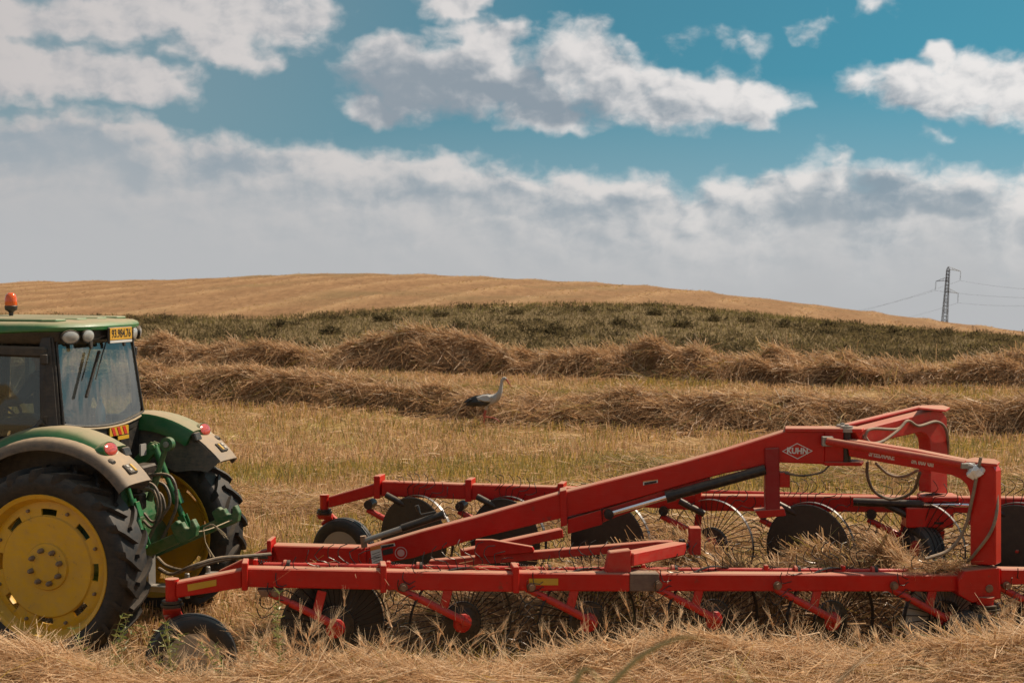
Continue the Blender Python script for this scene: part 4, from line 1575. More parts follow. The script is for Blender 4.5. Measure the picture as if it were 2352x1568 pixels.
def build_rake():
    # near side frame ---------------------------------------------------
    def nbeam(x0, x1, y0, y1, h0, h1, name='side_beam', th=0.13):
        m = slab(NEARP, [(x0, y0), (x1, y1), (x1, y1 + h1), (x0, y0 + h0)], th)
        return rk(m, name, bevel=0.010)
    nbeam(566, 877, 1304, 1310, 44, 44)
    nbeam(885, 1182, 1311, 1317, 43, 42)
    nbeam(1188, 1447, 1314, 1317, 42, 41)
    nbeam(1515, 2212, 1317, 1320, 40, 38)
    # worn section whose red has rubbed off
    m = slab(NEARP, [(1447, 1316), (1515, 1316), (1515, 1358), (1447, 1358)], 0.138)
    rk(m, 'worn_sleeve', 'worn', bevel=0.008, label='sleeve with the red paint worn off')
    nbeam(2298, 2480, 1306, 1309, 36, 35)
    # flange plates
    for x, y0, y1 in ((562, 1292, 1356), (881, 1298, 1361), (1186, 1301, 1362)):
        m = slab(NEARP, [(x - 7, y0), (x + 7, y0), (x + 7, y1), (x - 7, y1)], 0.20, 0.095)
        fl = rk(m, 'flange', 'red', bevel=0.006)
        for dy in (18, 46):
            m = MB()
            p = NEARP(x + 8, y0 + dy, 0.05)
            m.lathe([(0.0, 0.03), (0.012, 0.028), (0.014, 0.0), (0.018, -0.01)], c=p, axis='x', n=8)
            rk(m, 'bolt', 'steel', fl, bevel=0)
    # sloping front arm, pivot tube, caster
    m = slab(NEARP, [(404, 1338), (556, 1308), (556, 1350), (404, 1373)], 0.12)
    fa = rk(m, 'front_arm', 'red', bevel=0.010)
    m = slab(NEARP, [(430, 1342), (497, 1330), (497, 1344), (432, 1357)], 0.004, 0.0645)
    rk(m, 'yellow_sticker', 'yellow_sticker', fa, bevel=0)
    m = slab(NEARP, [(1215, 1328), (1282, 1328), (1282, 1343), (1215, 1343)], 0.004, 0.0695)
    rk(m, 'yellow_sticker', 'yellow_sticker', bevel=0)

    def caster(plane, px, y_top, y_bot, rpx, wheel_px, wheel_py, R, leg, off=0.0, yaw=0.4, hub_red=False):
        top = plane(px, y_top, off)
        bot = plane(px, y_bot, off)
        m = MB()
        m.tube([top, bot], rpx, 16)
        m.tube([top + Vector((0, 0, -0.008)), top + Vector((0, 0, 0.014))], rpx * 1.08, 16)
        piv = rk(m, 'caster_pivot', 'red', bevel=0, smooth=True)
        m = MB()
        z = bot.z
        for k, rr in ((0.0, 1.55), (-0.028, 1.75)):
            m.tube([bot + Vector((0, 0, k - 0.012)), bot + Vector((0, 0, k + 0.008))], rpx * rr, 18)
        rk(m, 'caster_collar', 'black_steel', piv, bevel=0, smooth=True)
        wc = plane(wheel_px, wheel_py, off + 0.02)
        ax = Vector((math.sin(yaw), -math.cos(yaw), 0))
        # one-sided leg from the collar to the hub, bent sideways round the tyre
        m = MB()
        sidev = ax * 0.15
        a = bot + Vector((0, 0, -0.05))
        lp = [a, a + Vector((0, 0, -0.05)) - sidev * 0.3, a.lerp(wc, 0.5) - sidev * 0.85, wc - sidev]
        for i in range(3):
            m.bar(lp[i], lp[i + 1], 0.05, leg * (1.0 if i < 2 else 0.9), up=Vector((ax.y, -ax.x, 0)).cross(Vector((0, 0, 0.01))) if False else ax.cross(lp[i + 1] - lp[i]), w2=0.05)
        rk(m, 'caster_leg', 'red_pale', bevel=0.006)
        t = MB()
        hw = 0.105
        t.lathe([(R * 0.60, -hw * 0.8), (R * 0.66, -hw * 0.95), (R * 0.82, -hw * 1.05), (R * 0.94, -hw * 0.9), (R * 0.985, -hw * 0.62), (R * 0.985, -hw * 0.50), (R * 0.965, -hw * 0.48), (R * 0.965, -hw * 0.40), (R, -hw * 0.36), (R, -0.05 * hw), (R * 0.975, -0.03 * hw),
                 (R * 0.975, 0.05 * hw), (R, 0.08 * hw), (R, hw * 0.36), (R * 0.965, hw * 0.40), (R * 0.965, hw * 0.48), (R * 0.985, hw * 0.50), (R * 0.985, hw * 0.62), (R * 0.94, hw * 0.9), (R * 0.82, hw * 1.05), (R * 0.66, hw * 0.95), (R * 0.60, hw * 0.8)], n=56, closed=True)
        ty = t.mesh('tyre', 'rubber_clean', smooth=True)
        d = MB()
        d.lathe([(R * 0.62, -hw * 0.84), (R * 0.60, -hw * 0.80), (R * 0.55, -hw * 0.5), (R * 0.42, -hw * 0.35), (R * 0.36, -hw * 0.55), (R * 0.20, -hw * 0.6), (R * 0.18, -hw * 0.9), (0.0, -hw * 0.95), (0.0, hw * 0.3), (R * 0.42, hw * 0.3), (R * 0.60, hw * 0.80)], n=40)
        dm = d.mesh('caster_wheel', 'red_pale' if hub_red else 'steel', smooth=True)
        w = link('caster_wheel', dm, RK)
        w.location = wc - RK.location
        w.rotation_euler = (0, 0, yaw)
        link('tyre', ty, w)
        nb = MB()
        nb.lathe([(0.0, -hw * 0.62), (0.010, -hw * 0.60), (0.012, -hw * 0.35)], n=8)
        nm = nb.mesh('wheel_nut', 'steel')
        for k in range(6):
            a_ = k * math.pi / 3
            n_ = link('wheel_nut', nm, w)
            n_.location = (R * 0.30 * math.cos(a_), 0, R * 0.30 * math.sin(a_))

    caster(NEARP, 395, 1332, 1380, 0.052, 440, 1512, 0.365, 0.14, 0.0, 0.30)
    caster(FARP, 745, 1138, 1170, 0.048, 790, 1262, 0.345, 0.17, 0.0, -0.35)
    caster(NEARP, 2262, 1372, 1388, 0.075, 2232, 1478, 0.29, 0.12, 0.10, 0.15)
    caster(FARP, 2150, 1178, 1190, 0.06, 2112, 1268, 0.29, 0.12, 0.05, -1.15)

    # long adjusting rod lying behind the beam, with clamps and rings
    pts = [NEARP(605, 1296, -0.10), NEARP(1250, 1306, -0.10), NEARP(2085, 1311, -0.10)]
    m = MB()
    m.tube(pts, 0.021, 12)
    rod = rk(m, 'adjusting_rod', 'red_pole', bevel=0, smooth=True)
    for x in (655, 960, 1255, 1545, 1827, 2004):
        y = np.interp(x, (605, 1250, 2085), (1296, 1306, 1311))
        c = NEARP(x, y, -0.09)
        m = MB()
        m.lathe([(0.020, -0.012), (0.043, -0.012), (0.043, 0.012), (0.020, 0.012)], c=c, axis='x', n=18, closed=True)
        rk(m, 'rod_ring', 'red_pale', rod, bevel=0.002)
        m = MB()
        m.lathe([(0.022, -0.014), (0.040, -0.014), (0.040, 0.014), (0.022, 0.014)], c=c + NEARP.d * 0.028, axis='x', n=18, closed=True)
        rk(m, 'rod_buffer', 'rubber', rod, bevel=0.002)
        # tension spring / chain behind the ring
        m = MB()
        a = NEARP(x - 62, y - 8, -0.10)
        b_ = NEARP(x - 14, y + 2, -0.12)
        hel = []
        for k in range(49):
            w = k / 48
            q = w * 2 * math.pi * 8
            hel.append(a.lerp(b_, w) + Vector((0, 0.014 * math.cos(q), 0.014 * math.sin(q))))
        m.tube(hel, 0.0045, 5)
        rk(m, 'tension_spring', 'black_steel', rod, bevel=0)
        m = MB()
        m.box(NEARP(x - 68, y - 4, -0.10), (0.035, 0.05, 0.07))
        rk(m, 'rod_clamp', 'red', rod, bevel=0.006)

    # near wheels, their swing arms and braces ---------------------------
    near = [(768, 1440, 'dark'), (1059, 1428, None), (1349, 1427, None), (1636, 1422, None), (1907, 1424, None), (2171, 1424, 'grey'), (2428, 1424, None)]
    for i, (hx, hy, g) in enumerate(near):
        c = NEARP(hx, hy, -0.06)
        rake_wheel(c, rad(25), 'near', g, spin=0.3 * i)
        k = np.interp(hx, (768, 2171), (1.0, 0.92))
        p0 = NEARP(hx - 150 * k, hy - 78, 0.03)
        p1 = NEARP(hx - 105 * k, hy - 58, 0.045)
        p2 = NEARP(hx + 4 * k, hy - 4, 0.055)
        p3 = NEARP(hx + 22 * k, hy + 6, 0.05)
        m = MB()
        m.tube([p0, p1, p2], [0.026, 0.032, 0.034], 12)
        m.tube([p2, p3], [0.034, 0.018], 12)
        arm = rk(m, 'swing_arm', 'red_pole', bevel=0, smooth=True)
        m = MB()
        m.bar(NEARP(hx - 28 * k, hy - 84, 0.03), NEARP(hx - 43 * k, hy - 24, 0.045), 0.03, 0.075, up=NEARP.d)
        rk(m, 'brace', 'red_pole', arm, bevel=0.006)
        m = MB()
        q = NEARP(hx - 136 * k, hy - 84, 0.0)
        m.tube([q + NEARP.n * -0.08, q + NEARP.n * 0.085], 0.036, 14)
        m.tube([q + NEARP.n * 0.08, q + NEARP.n * 0.115], 0.024, 10)
        rk(m, 'arm_pivot', 'rust', arm, bevel=0, smooth=True)
        m = slab(NEARP, [(hx - 178 * k, hy - 86), (hx - 118 * k, hy - 86), (hx - 122 * k, hy - 68), (hx - 168 * k, hy - 70)], 0.10)
        rk(m, 'pivot_bracket', 'rust', arm, bevel=0.006)

    # far side frame -----------------------------------------------------
    def fbeam(x0, x1, y0, y1, h0, h1):
        rk(slab(FARP, [(x0, y0), (x1, y1), (x1, y1 + h1), (x0, y0 + h0)], 0.13), 'side_beam', bevel=0.010)
    fbeam(875, 1072, 1105, 1112, 34, 35)
    fbeam(1078, 1284, 1112, 1118, 35, 35)
    fbeam(1290, 1600, 1119, 1136, 35, 36)
    fbeam(1606, 2480, 1137, 1144, 36, 36)
    for x, y0, y1 in ((865, 1093, 1145), (1075, 1101, 1152), (1287, 1110, 1158), (1603, 1128, 1178)):
        m = slab(FARP, [(x - 7, y0), (x + 7, y0), (x + 7, y1), (x - 7, y1)], 0.20, 0.095)
        rk(m, 'flange', 'red', bevel=0.006)
    m = slab(FARP, [(754, 1141), (860, 1110), (860, 1139), (754, 1166)], 0.12)
    rk(m, 'front_arm', 'red', bevel=0.010)
    far = [(962, 1236, 'dark'), (1171, 1240, 'dark'), (1406, 1246, 'dark'), (1636, 1250, None), (1864, 1258, 'dark'), (2111, 1258, None), (2344, 1262, 'dark')]
    for i, (hx, hy, g) in enumerate(far):
        c = FARP(hx, hy, 0.14)
        rake_wheel(c, rad(-36), 'far', g, spin=0.21 * i, bright=True)
        p0 = FARP(hx - 118, hy - 66, 0.02)
        p2 = FARP(hx + 4, hy - 2, 0.03)
        m = MB()
        m.tube([p0, p0.lerp(p2, 0.4), p2], [0.03, 0.034, 0.03], 10)
        arm = rk(m, 'swing_arm', 'red_pole', bevel=0, smooth=True)
        m = MB()
        m.bar(FARP(hx - 28, hy - 88, 0.0), FARP(hx - 38, hy - 20, 0.02), 0.03, 0.07, up=FARP.d)
        rk(m, 'brace', 'red', arm, bevel=0.006)
        # spring strut from beam to wheel arm
        m = MB()
        a = FARP(hx - 75, hy - 100, 0.13)
        b_ = FARP(hx - 18, hy - 70, 0.16)
        m.tube([a, b_], 0.034, 10)
        rk(m, 'spring_strut', 'black_steel', arm, bevel=0, smooth=True)
        m = MB()
        q = FARP(hx - 110, hy - 80, 0.0)
        m.tube([q - FARP.n * 0.07, q + FARP.n * 0.10], 0.05, 12)
        rk(m, 'arm_pivot', 'black_steel', arm, bevel=0, smooth=True)
    m = MB()
    m.tube([FARP(900, 1108, -0.1), FARP(2085, 1142, -0.1)], 0.02, 10)
    rk(m, 'adjusting_rod', 'red_pole', bevel=0, smooth=True)

    # spine ---------------------------------------------------------------
    sp = [(626, 1252), (820, 1257), (845, 1256), (968, 1220), (1091, 1188), (1284, 1133), (1565, 1062), (1665, 1034), (1803, 990), (1895, 990), (1895, 1066), (1795, 1062), (1665, 1087), (1623, 1098), (1381, 1168), (1284, 1191), (1091, 1237), (949, 1281), (845, 1299), (640, 1296)]
    rk(slab(SPINE, sp, 0.17), 'main_spine', 'red', bevel=0.010)
    m = slab(SPINE, [(500, 1312), (600, 1264), (640, 1258), (640, 1296), (560, 1312), (510, 1330)], 0.10)
    rk(m, 'tow_bar', 'red', bevel=0.010)
    m = MB()
    m.box(SPINE(492, 1322), (0.16, 0.10, 0.07))
    m.tube([SPINE(478, 1300), SPINE(478, 1340)], 0.022, 10)
    rk(m, 'tow_eye', 'steel', bevel=0.006)
    m = slab(SPINE, [(612, 1241), (622, 1241), (624, 1290), (614, 1290)], 0.24)
    rk(m, 'yoke_plate', 'red', bevel=0.005)
    m = slab(SPINE, [(828, 1262), (838, 1256), (842, 1300), (832, 1300)], 0.22)
    rk(m, 'yoke_plate', 'red', bevel=0.005)
    # jack: grey shaft, black sleeve, crank
    a, b_, c = SPINE(832, 1243, 0.12), SPINE(928, 1211, 0.12), SPINE(1018, 1181, 0.12)
    m = MB()
    m.tube([a, b_], 0.026, 12)
    jk = rk(m, 'jack_shaft', 'steel', bevel=0, smooth=True)
    m = MB()
    m.tube([b_.lerp(a, 0.05), c], 0.036, 14)
    m.tube([c.lerp(b_, 0.03), c.lerp(b_, -0.02)], 0.045, 14)
    rk(m, 'jack_sleeve', 'black_steel', bevel=0, smooth=True)
    m = MB()
    m.tube([SPINE(1000, 1175, 0.12), SPINE(968, 1182, 0.14), SPINE(964, 1178, 0.14), SPINE(958, 1163, 0.14)], 0.012, 8)
    m.tube([SPINE(961, 1172, 0.14), SPINE(957, 1160, 0.14)], 0.02, 8)
    rk(m, 'jack_crank', 'black_steel', bevel=0, smooth=True)
    m = MB()
    m.tube([SPINE(834, 1230, 0.12), SPINE(837, 1256, 0.12)], 0.03, 10)
    rk(m, 'jack_mount', 'rust', bevel=0, smooth=True)
    # labels on the spine
    for pts, mt, nm in (([(850, 1256), (874, 1250), (879, 1289), (855, 1296)], 'white_sticker', 'warning_label'), ([(872, 1250), (906, 1245), (908, 1253), (874, 1259)], 'white_sticker', 'warning_label'),
                        ([(878, 1263), (902, 1258), (903, 1270), (880, 1275)], 'letter_black', 'type_plate'), ([(1477, 1104), (1511, 1100), (1511, 1108), (1477, 1114)], 'white_sticker', 'warning_label')):
        lb = rk(slab(SPINE, pts, 0.004, 0.0885), nm, mt, bevel=0)
        if mt == 'white_sticker':
            (x0, y0), (x1, y1), (x2, y2), (x3, y3) = pts
            band = [(x0, y0), (x1, y1), (x1 + (x2 - x1) * 0.22, y1 + (y2 - y1) * 0.22), (x0 + (x3 - x0) * 0.22, y0 + (y3 - y0) * 0.22)]
            rk(slab(SPINE, band, 0.003, 0.0905), 'warning_band', 'orange_sticker', lb, bevel=0)
            for w in (0.4, 0.55, 0.7, 0.85):
                a0 = (x0 + (x3 - x0) * w + 3, y0 + (y3 - y0) * w)
                a1 = (x1 + (x2 - x1) * w - 3, y1 + (y2 - y1) * w)
                rk(slab(SPINE, [a0, a1, (a1[0], a1[1] + 1.2), (a0[0], a0[1] + 1.2)], 0.003, 0.0905), 'printed_line', 'letter_black', lb, bevel=0)
    m = MB()
    pc = SPINE(921, 1269, 0.0875)
    Rm = Matrix((SPINE.d, SPINE.n, Vector((0, 0, 1)))).transposed()
    m.lathe([(0.050, 0.0), (0.058, 0.0), (0.058, 0.003), (0.050, 0.003)], c=pc, n=28, closed=True, R=Rm)
    m.lathe([(0.0, 0.0), (0.034, 0.0), (0.034, 0.003), (0.0, 0.003)], c=pc, n=20, R=Rm)
    rk(m, 'round_stamp', 'pink', bevel=0)
    # strap, stiffener plate, lower channel and cylinder
    m = slab(SPINE, [(1285, 1128), (1301, 1124), (1303, 1206), (1288, 1210)], 0.21)
    rk(m, 'strap', 'red', bevel=0.006)
    m = slab(SPINE, [(1303, 1192), (1381, 1170), (1384, 1204), (1304, 1226)], 0.15)
    rk(m, 'stiffener_plate', 'red', bevel=0.006)
    m = slab(SPINE, [(1384, 1170), (1600, 1103), (1632, 1098), (1632, 1112), (1420, 1185), (1384, 1200)], 0.13)
    rk(m, 'lower_channel', 'red_pale', bevel=0.006)
    a, b_, c = SPINE(1398, 1180, 0.10), SPINE(1541, 1138, 0.11), SPINE(1757, 1078, 0.11)
    m = MB()
    m.tube([a, b_], 0.023, 14)
    rk(m, 'piston_rod', 'chrome', bevel=0, smooth=True)
    m = MB()
    m.tube([b_, c], 0.048, 18)
    m.tube([b_.lerp(a, 0.08), b_.lerp(c, 0.04)], 0.055, 18)
    rk(m, 'hydraulic_cylinder', 'black_steel', bevel=0, smooth=True)
    m = MB()
    m.lathe([(0.0, 0.05), (0.045, 0.045), (0.045, -0.045), (0.0, -0.05)], c=a, n=16)
    rk(m, 'cylinder_eye', 'black_steel', bevel=0, smooth=True)
    # stand leg below the rear of the spine
    m = slab(SPINE, [(1757, 1030), (1790, 1028), (1792, 1174), (1759, 1175)], 0.13, 0.12)
    st = rk(m, 'stand_leg', 'crimson', bevel=0.008)
    m = slab(SPINE, [(1734, 1172), (1802, 1168), (1806, 1184), (1745, 1190)], 0.16, 0.13)
    rk(m, 'stand_foot', 'red', bevel=0.006)
    m = MB()
    m.box(SPINE(1800, 1100, 0.05), (0.10, 0.10, 0.14))
    rk(m, 'bracket', 'red', bevel=0.006)
    # hinge head: upper plate, lower plate, pins
    m = MB()
    up = [SPINE(1803, 988, 0.11), SPINE(1803, 988, -0.11), SPINE(1960, 978, -0.13), SPINE(1985, 980, -0.02), SPINE(1980, 984, 0.13), SPINE(1895, 992, 0.11)]
    zt = 2.12
    z1 = SPINE(1803, 990, 0).z
    poly = [(p.x, p.y, z1 + 0.004) for p in up]
    m.prism(poly, (0, 0, 0.035))
    hp = rk(m, 'hinge_plate', 'red_pale', bevel=0.006)
    m = MB()
    z0 = SPINE(1940, 1066, 0).z
    m.prism([(p.x, p.y, z0) for p in up[2:] + [SPINE(1880, 1060, -0.11)]], (0, 0, 0.035))
    rk(m, 'hinge_plate', 'red', bevel=0.006)
    m = slab(SPINE, [(1894, 991), (1938, 988), (1938, 1066), (1894, 1066)], 0.168)
    rk(m, 'hinge_post', 'red', bevel=0.006)
    for q in (SPINE(1935, 984, -0.06), SPINE(1945, 986, 0.06)):
        m = MB()
        m.lathe([(0.0, 0.07), (0.02, 0.068), (0.02, 0.055), (0.055, 0.053), (0.055, 0.036), (0.075, 0.034), (0.075, 0.0)], c=(q.x, q.y, z1 + 0.004), axis='z', n=20)
        rk(m, 'hinge_pin', 'steel', hp, bevel=0, smooth=True)
        m = MB()
        m.tube([(q.x, q.y, z0), (q.x, q.y, z1)], 0.04, 14)
        rk(m, 'hinge_pin', 'black_steel', hp, bevel=0, smooth=True)
    # near swing frame: arm and upright in one outline
    arm = [(1942, 1009), (2100, 1034), (2205, 1055), (2262, 1064), (2280, 1070), (2287, 1082), (2287, 1297), (2228, 1297), (2228, 1150), (2226, 1130), (2219, 1112), (2205, 1099), (2183, 1090), (2080, 1071), (1950, 1048)]
    nf = rk(slab(ARM_N, arm, 0.13), 'swing_frame', 'red', bevel=0.010)
    m = MB()
    m.prism([ARM_N(2195, 1064, 0.09), ARM_N(2290, 1072, 0.09), ARM_N(2296, 1066, 0.0), ARM_N(2286, 1060, -0.10), ARM_N(2240, 1056, -0.10)], (0, 0, 0.025))
    rk(m, 'top_plate', 'red_pale', nf, bevel=0.004)
    m = MB()
    m.tube([SPINE(1900, 1013, 0.17), ARM_N(2216, 1067, 0.13)], 0.036, 14)
    rk(m, 'stay_tube', 'red_pale', nf, bevel=0, smooth=True)
    m = MB()
    m.box(SPINE(1900, 1013, 0.15), (0.10, 0.06, 0.09))
    m.box(ARM_N(2222, 1069, 0.12), (0.12, 0.06, 0.05))
    rk(m, 'stay_lug', 'steel', nf, bevel=0.005)
    # far swing frame
    armf = [(1965, 989), (2080, 959), (2146, 942), (2165, 944), (2176, 960), (2177, 1133), (2137, 1131), (2137, 1030), (2135, 1010), (2128, 998), (2115, 992), (2012, 1015), (1980, 1018)]
    ff = rk(slab(ARM_F, armf, 0.14), 'swing_frame', 'red_pale', bevel=0.010)
    m = MB()
    m.prism([ARM_F(2110, 940, 0.10), ARM_F(2172, 946, 0.10), ARM_F(2182, 940, 0.0), ARM_F(2165, 935, -0.10), ARM_F(2115, 935, -0.08)], (0, 0, 0.022))
    rk(m, 'top_plate', 'red_pale', ff, bevel=0.004)
    m = MB()
    m.tube([SPINE(1935, 980, -0.15), ARM_F(2112, 937, -0.13)], 0.030, 12)
    rk(m, 'stay_tube', 'red_pale', ff, bevel=0, smooth=True)
    # blocks where the uprights meet the side frames
    blk = [(2217, 1310), (2296, 1302), (2300, 1374), (2233, 1384), (2203, 1366), (2202, 1332)]
    bl = rk(slab(NEARP, blk, 0.24, 0.12), 'corner_block', 'red', bevel=0.008)
    m = MB()
    q = NEARP(2272, 1351, 0.12)
    m.lathe([(0.0, 0.02), (0.03, 0.018), (0.036, 0.0)], c=q, n=12, R=Matrix.Rotation(math.pi, 3, 'X') @ Matrix.Identity(3))
    rk(m, 'bolt', 'rust', bl, bevel=0)
    m = MB()
    m.tube([NEARP(2257, 1296, 0), NEARP(2257, 1312, 0)], 0.085, 18)
    rk(m, 'pivot_collar', 'rust', bl, bevel=0, smooth=True)
    m = MB()
    m.box(FARP(2155, 1142, 0.02), (0.36, 0.26, 0.06))
    m.box(FARP(2130, 1185, 0.06), (0.46, 0.20, 0.20))
    rk(m, 'corner_block', 'red', bevel=0.012)
    # hydraulic ram on the far frame
    m = MB()
    m.tube([FARP(1960, 1152, 0.14), FARP(2120, 1158, 0.14)], 0.04, 12)
    rk(m, 'ram', 'black_steel', bevel=0, smooth=True)
    m = MB()
    m.tube([FARP(2120, 1158, 0.14), FARP(2225, 1160, 0.14)], 0.018, 10)
    rk(m, 'piston_rod', 'chrome', bevel=0, smooth=True)
    # inner brackets that join the frames
    m = slab(NEARP, [(1400, 1268), (1450, 1262), (1450, 1316), (1391, 1316)], 0.10, 0.02)
    ib = rk(m, 'inner_bracket', 'red_pale', bevel=0.008)
    m = MB()
    a = NEARP(1440, 1283, -0.02)
    b_ = at(1562, 1258, 12.95)
    m.bar(a, b_, 0.13, 0.11)
    rk(m, 'inner_arm', 'red_pale', bevel=0.008)
    m = MB()
    b2 = at(1590, 1250, 13.05)
    m.bar(b_, b2, 0.05, 0.03)
    m.tube([at(1566, 1238, 12.97), at(1566, 1270, 12.97)], 0.03, 10)
    rk(m, 'inner_pin', 'black_steel', bevel=0.003)
    m = MB()
    for q in (-0.06, 0.06):
        m.box(b2 + Vector((0.02, q, 0.04)), (0.10, 0.016, 0.24))
    m.box(b2 + Vector((0.02, 0, 0.15)), (0.10, 0.13, 0.016))
    m.box(b2 + Vector((-0.03, 0, -0.02)), (0.016, 0.13, 0.11))
    rk(m, 'clevis_box', 'red_pale', bevel=0.004)
    inp = Plane(gp(1000, 13.35), gp(1560, 13.1))
    rk(slab(inp, [(985, 1287), (1510, 1243), (1545, 1243), (1545, 1258), (1510, 1262), (985, 1306)], 0.10), 'inner_bar', 'red_pale', bevel=0.006)
    rk(slab(inp, [(1091, 1239), (1128, 1239), (1222, 1255), (1226, 1262), (1226, 1268), (1091, 1280)], 0.05, 0.09), 'inner_plate', 'red', bevel=0.005)
    m = MB()
    m.bar(at(1060, 1272, 13.9), at(1290, 1222, 14.2), 0.10, 0.09)
    rk(m, 'inner_arm', 'red_pale', bevel=0.008)
    # hoses on the arms and between the frames
    hoses = [
        ([ARM_F(1985, 1008, 0.09), ARM_F(2000, 985, 0.10), ARM_F(2060, 985, 0.10), ARM_F(2085, 966, 0.10), ARM_F(2110, 978, 0.10), ARM_F(2150, 968, 0.10), ARM_F(2172, 985, 0.10), ARM_F(2178, 1030, 0.06), ARM_F(2172, 1062, -0.05)], 0.014, 'hose_grey'),
        ([SPINE(1978, 1012, 0.0), ARM_F(1985, 1000, 0.08), ARM_F(1998, 1016, 0.12), ARM_F(2025, 1014, 0.12), ARM_F(2060, 990, 0.12), ARM_F(2075, 975, 0.12)], 0.014, 'hose_grey'),
        ([SPINE(1992, 1060, 0.02), at(1993, 1095, 13.5), at(2010, 1130, 13.6), at(2050, 1146, 13.8), at(2095, 1130, 13.6), at(2113, 1085, 13.1)], 0.015, 'hose'),
        ([at(2012, 1064, 13.3), at(2040, 1088, 13.4), at(2075, 1094, 13.4), at(2108, 1080, 13.1)], 0.014, 'hose_grey'),
        ([ARM_N(2253, 1050, 0.09), ARM_N(2245, 1085, 0.10), ARM_N(2232, 1150, 0.10), ARM_N(2215, 1215, 0.08), at(2180, 1262, 12.6), at(2125, 1283, 12.5)], 0.015, 'hose_grey'),
        ([ARM_N(2288, 1110, -0.03), ARM_N(2290, 1170, 0.05), ARM_N(2276, 1220, 0.10), ARM_N(2240, 1270, 0.10), ARM_N(2222, 1290, 0.05)], 0.014, 'hose_grey'),
        ([SPINE(1803, 1086, 0.1), SPINE(1840, 1092, 0.1), SPINE(1885, 1085, 0.1), SPINE(1905, 1068, 0.08)], 0.009, 'hose'),
        ([SPINE(622, 1272, 0.14), at(560, 1277, 13.4), at(500, 1282, 13.3), at(440, 1300, 13.2), at(395, 1318, 13.3), at(365, 1305, 13.4)], 0.017, 'hose'),
        ([SPINE(618, 1280, 0.10), at(555, 1280, 13.45), at(490, 1290, 13.35), at(430, 1308, 13.3), at(385, 1300, 13.5), at(362, 1280, 13.7)], 0.015, 'hose'),
    ]
    for p, r, mt in hoses:
        m = MB()
        m.tube(smooth_path(p, 7), r, 8)
        rk(m, 'hose', mt, bevel=0, smooth=True)
    # maker's name: lettering in a diamond outline
    cx, cy = 1832, 1035
    nrm = SPINE.n
    loc = lambda x, y, o=0.087: SPINE(x, y, o) - RK.location
    m = MB()
    d_out = [(cx - 36, cy + 1), (cx - 1, cy - 18), (cx + 35, cy), (cx, cy + 19)]
    d_in = [(cx - 32.5, cy + 1), (cx - 1, cy - 16), (cx + 31.5, cy), (cx, cy + 17)]
    for i in range(4):
        j = (i + 1) % 4
        m.prism([SPINE(*d_out[i], 0.0895), SPINE(*d_out[j], 0.0895), SPINE(*d_in[j], 0.0895), SPINE(*d_in[i], 0.0895)], nrm * -0.004)
    dm = rk(m, 'logo_outline', 'letter_white', bevel=0)
    text_mesh('logo_letters', 'KUHN', 0.074, 'letter_white', RK, loc(cx - 0.5, cy + 0.5), loc(cx + 20, cy + 1.6) - loc(cx - 20, cy), (0, 0, 1), 0.002, 0.92, 0.003)
    aloc = lambda x, y: ARM_N(x, y, 0.067) - RK.location
    text_mesh('type_letters', 'SPEEDRAKE', 0.080, 'letter_white', RK, aloc(2025, 1045), aloc(2060, 1051) - aloc(1990, 1039), (0, 0, 1), 0.002, 0.60, 0.003)
    text_mesh('type_letters', 'SR 600 GII', 0.080, 'letter_white', RK, aloc(2119, 1061), aloc(2154, 1067) - aloc(2084, 1055), (0, 0, 1), 0.002, 0.60, 0.003)


paint('rust', (0.20, 0.085, 0.045), 0.7, 0.4, dust_low=0.2)
paint('worn', (0.10, 0.055, 0.045), 0.7, 0.4, dust_low=0.18, wear=(0.28, 0.04, 0.03))
paint('crimson', (0.30, 0.008, 0.012), 0.4, 0.3, dust_low=0.03, spec=0.3)
paint('pink', (0.60, 0.30, 0.28), 0.5, 0.0, dust_low=0.05)
build_rake()

# white plastic bag tied on the near upright
m = MB()
bc = ARM_N(2240, 1082, 0.10)
rngb = random.Random(3)
vs = []
NB = 22
for j in range(11):
    w = j / 10
    for k in range(NB):
        q = 2 * math.pi * k / NB
        r = 0.062 * math.sin(math.pi * (0.10 + 0.86 * w)) ** 0.8 * (1 + 0.16 * math.sin(3 * q + 5 * w) + 0.10 * math.sin(7 * q - 9 * w) + 0.08 * rngb.uniform(-1, 1))
        vs.append(bc + Vector((r * math.cos(q) * 1.2 + 0.012 * math.sin(6 * w), r * math.sin(q) * 0.8, 0.05 - 0.115 * w + 0.008 * math.sin(4 * q + 3) + 0.004 * rngb.uniform(-1, 1))))
fs = [(j * NB + k, j * NB + (k + 1) % NB, (j + 1) * NB + (k + 1) % NB, (j + 1) * NB + k) for j in range(10) for k in range(NB)] + [tuple(range(NB)), tuple(10 * NB + k for k in range(NB))]
m.add(vs, fs)
m.tube([bc + Vector((0, 0, 0.045)), bc + Vector((0.05, 0, 0.062)), bc + Vector((0.085, 0.01, 0.05))], [0.012, 0.016, 0.005], 8)
m.tube([bc + Vector((0, 0, 0.045)), bc + Vector((-0.05, 0, 0.06)), bc + Vector((-0.08, 0.01, 0.045))], [0.012, 0.015, 0.005], 8)
tag(m.build('plastic_bag', 'plastic_bag', None, smooth=True), 'white plastic bag tied to the top of the near upright of the rake', 'plastic bag')
m = MB()


# ------------------------------------------------------------------ straw and plants
def norm(v):
    return v / np.maximum(np.linalg.norm(v, axis=-1, keepdims=True), 1e-9)


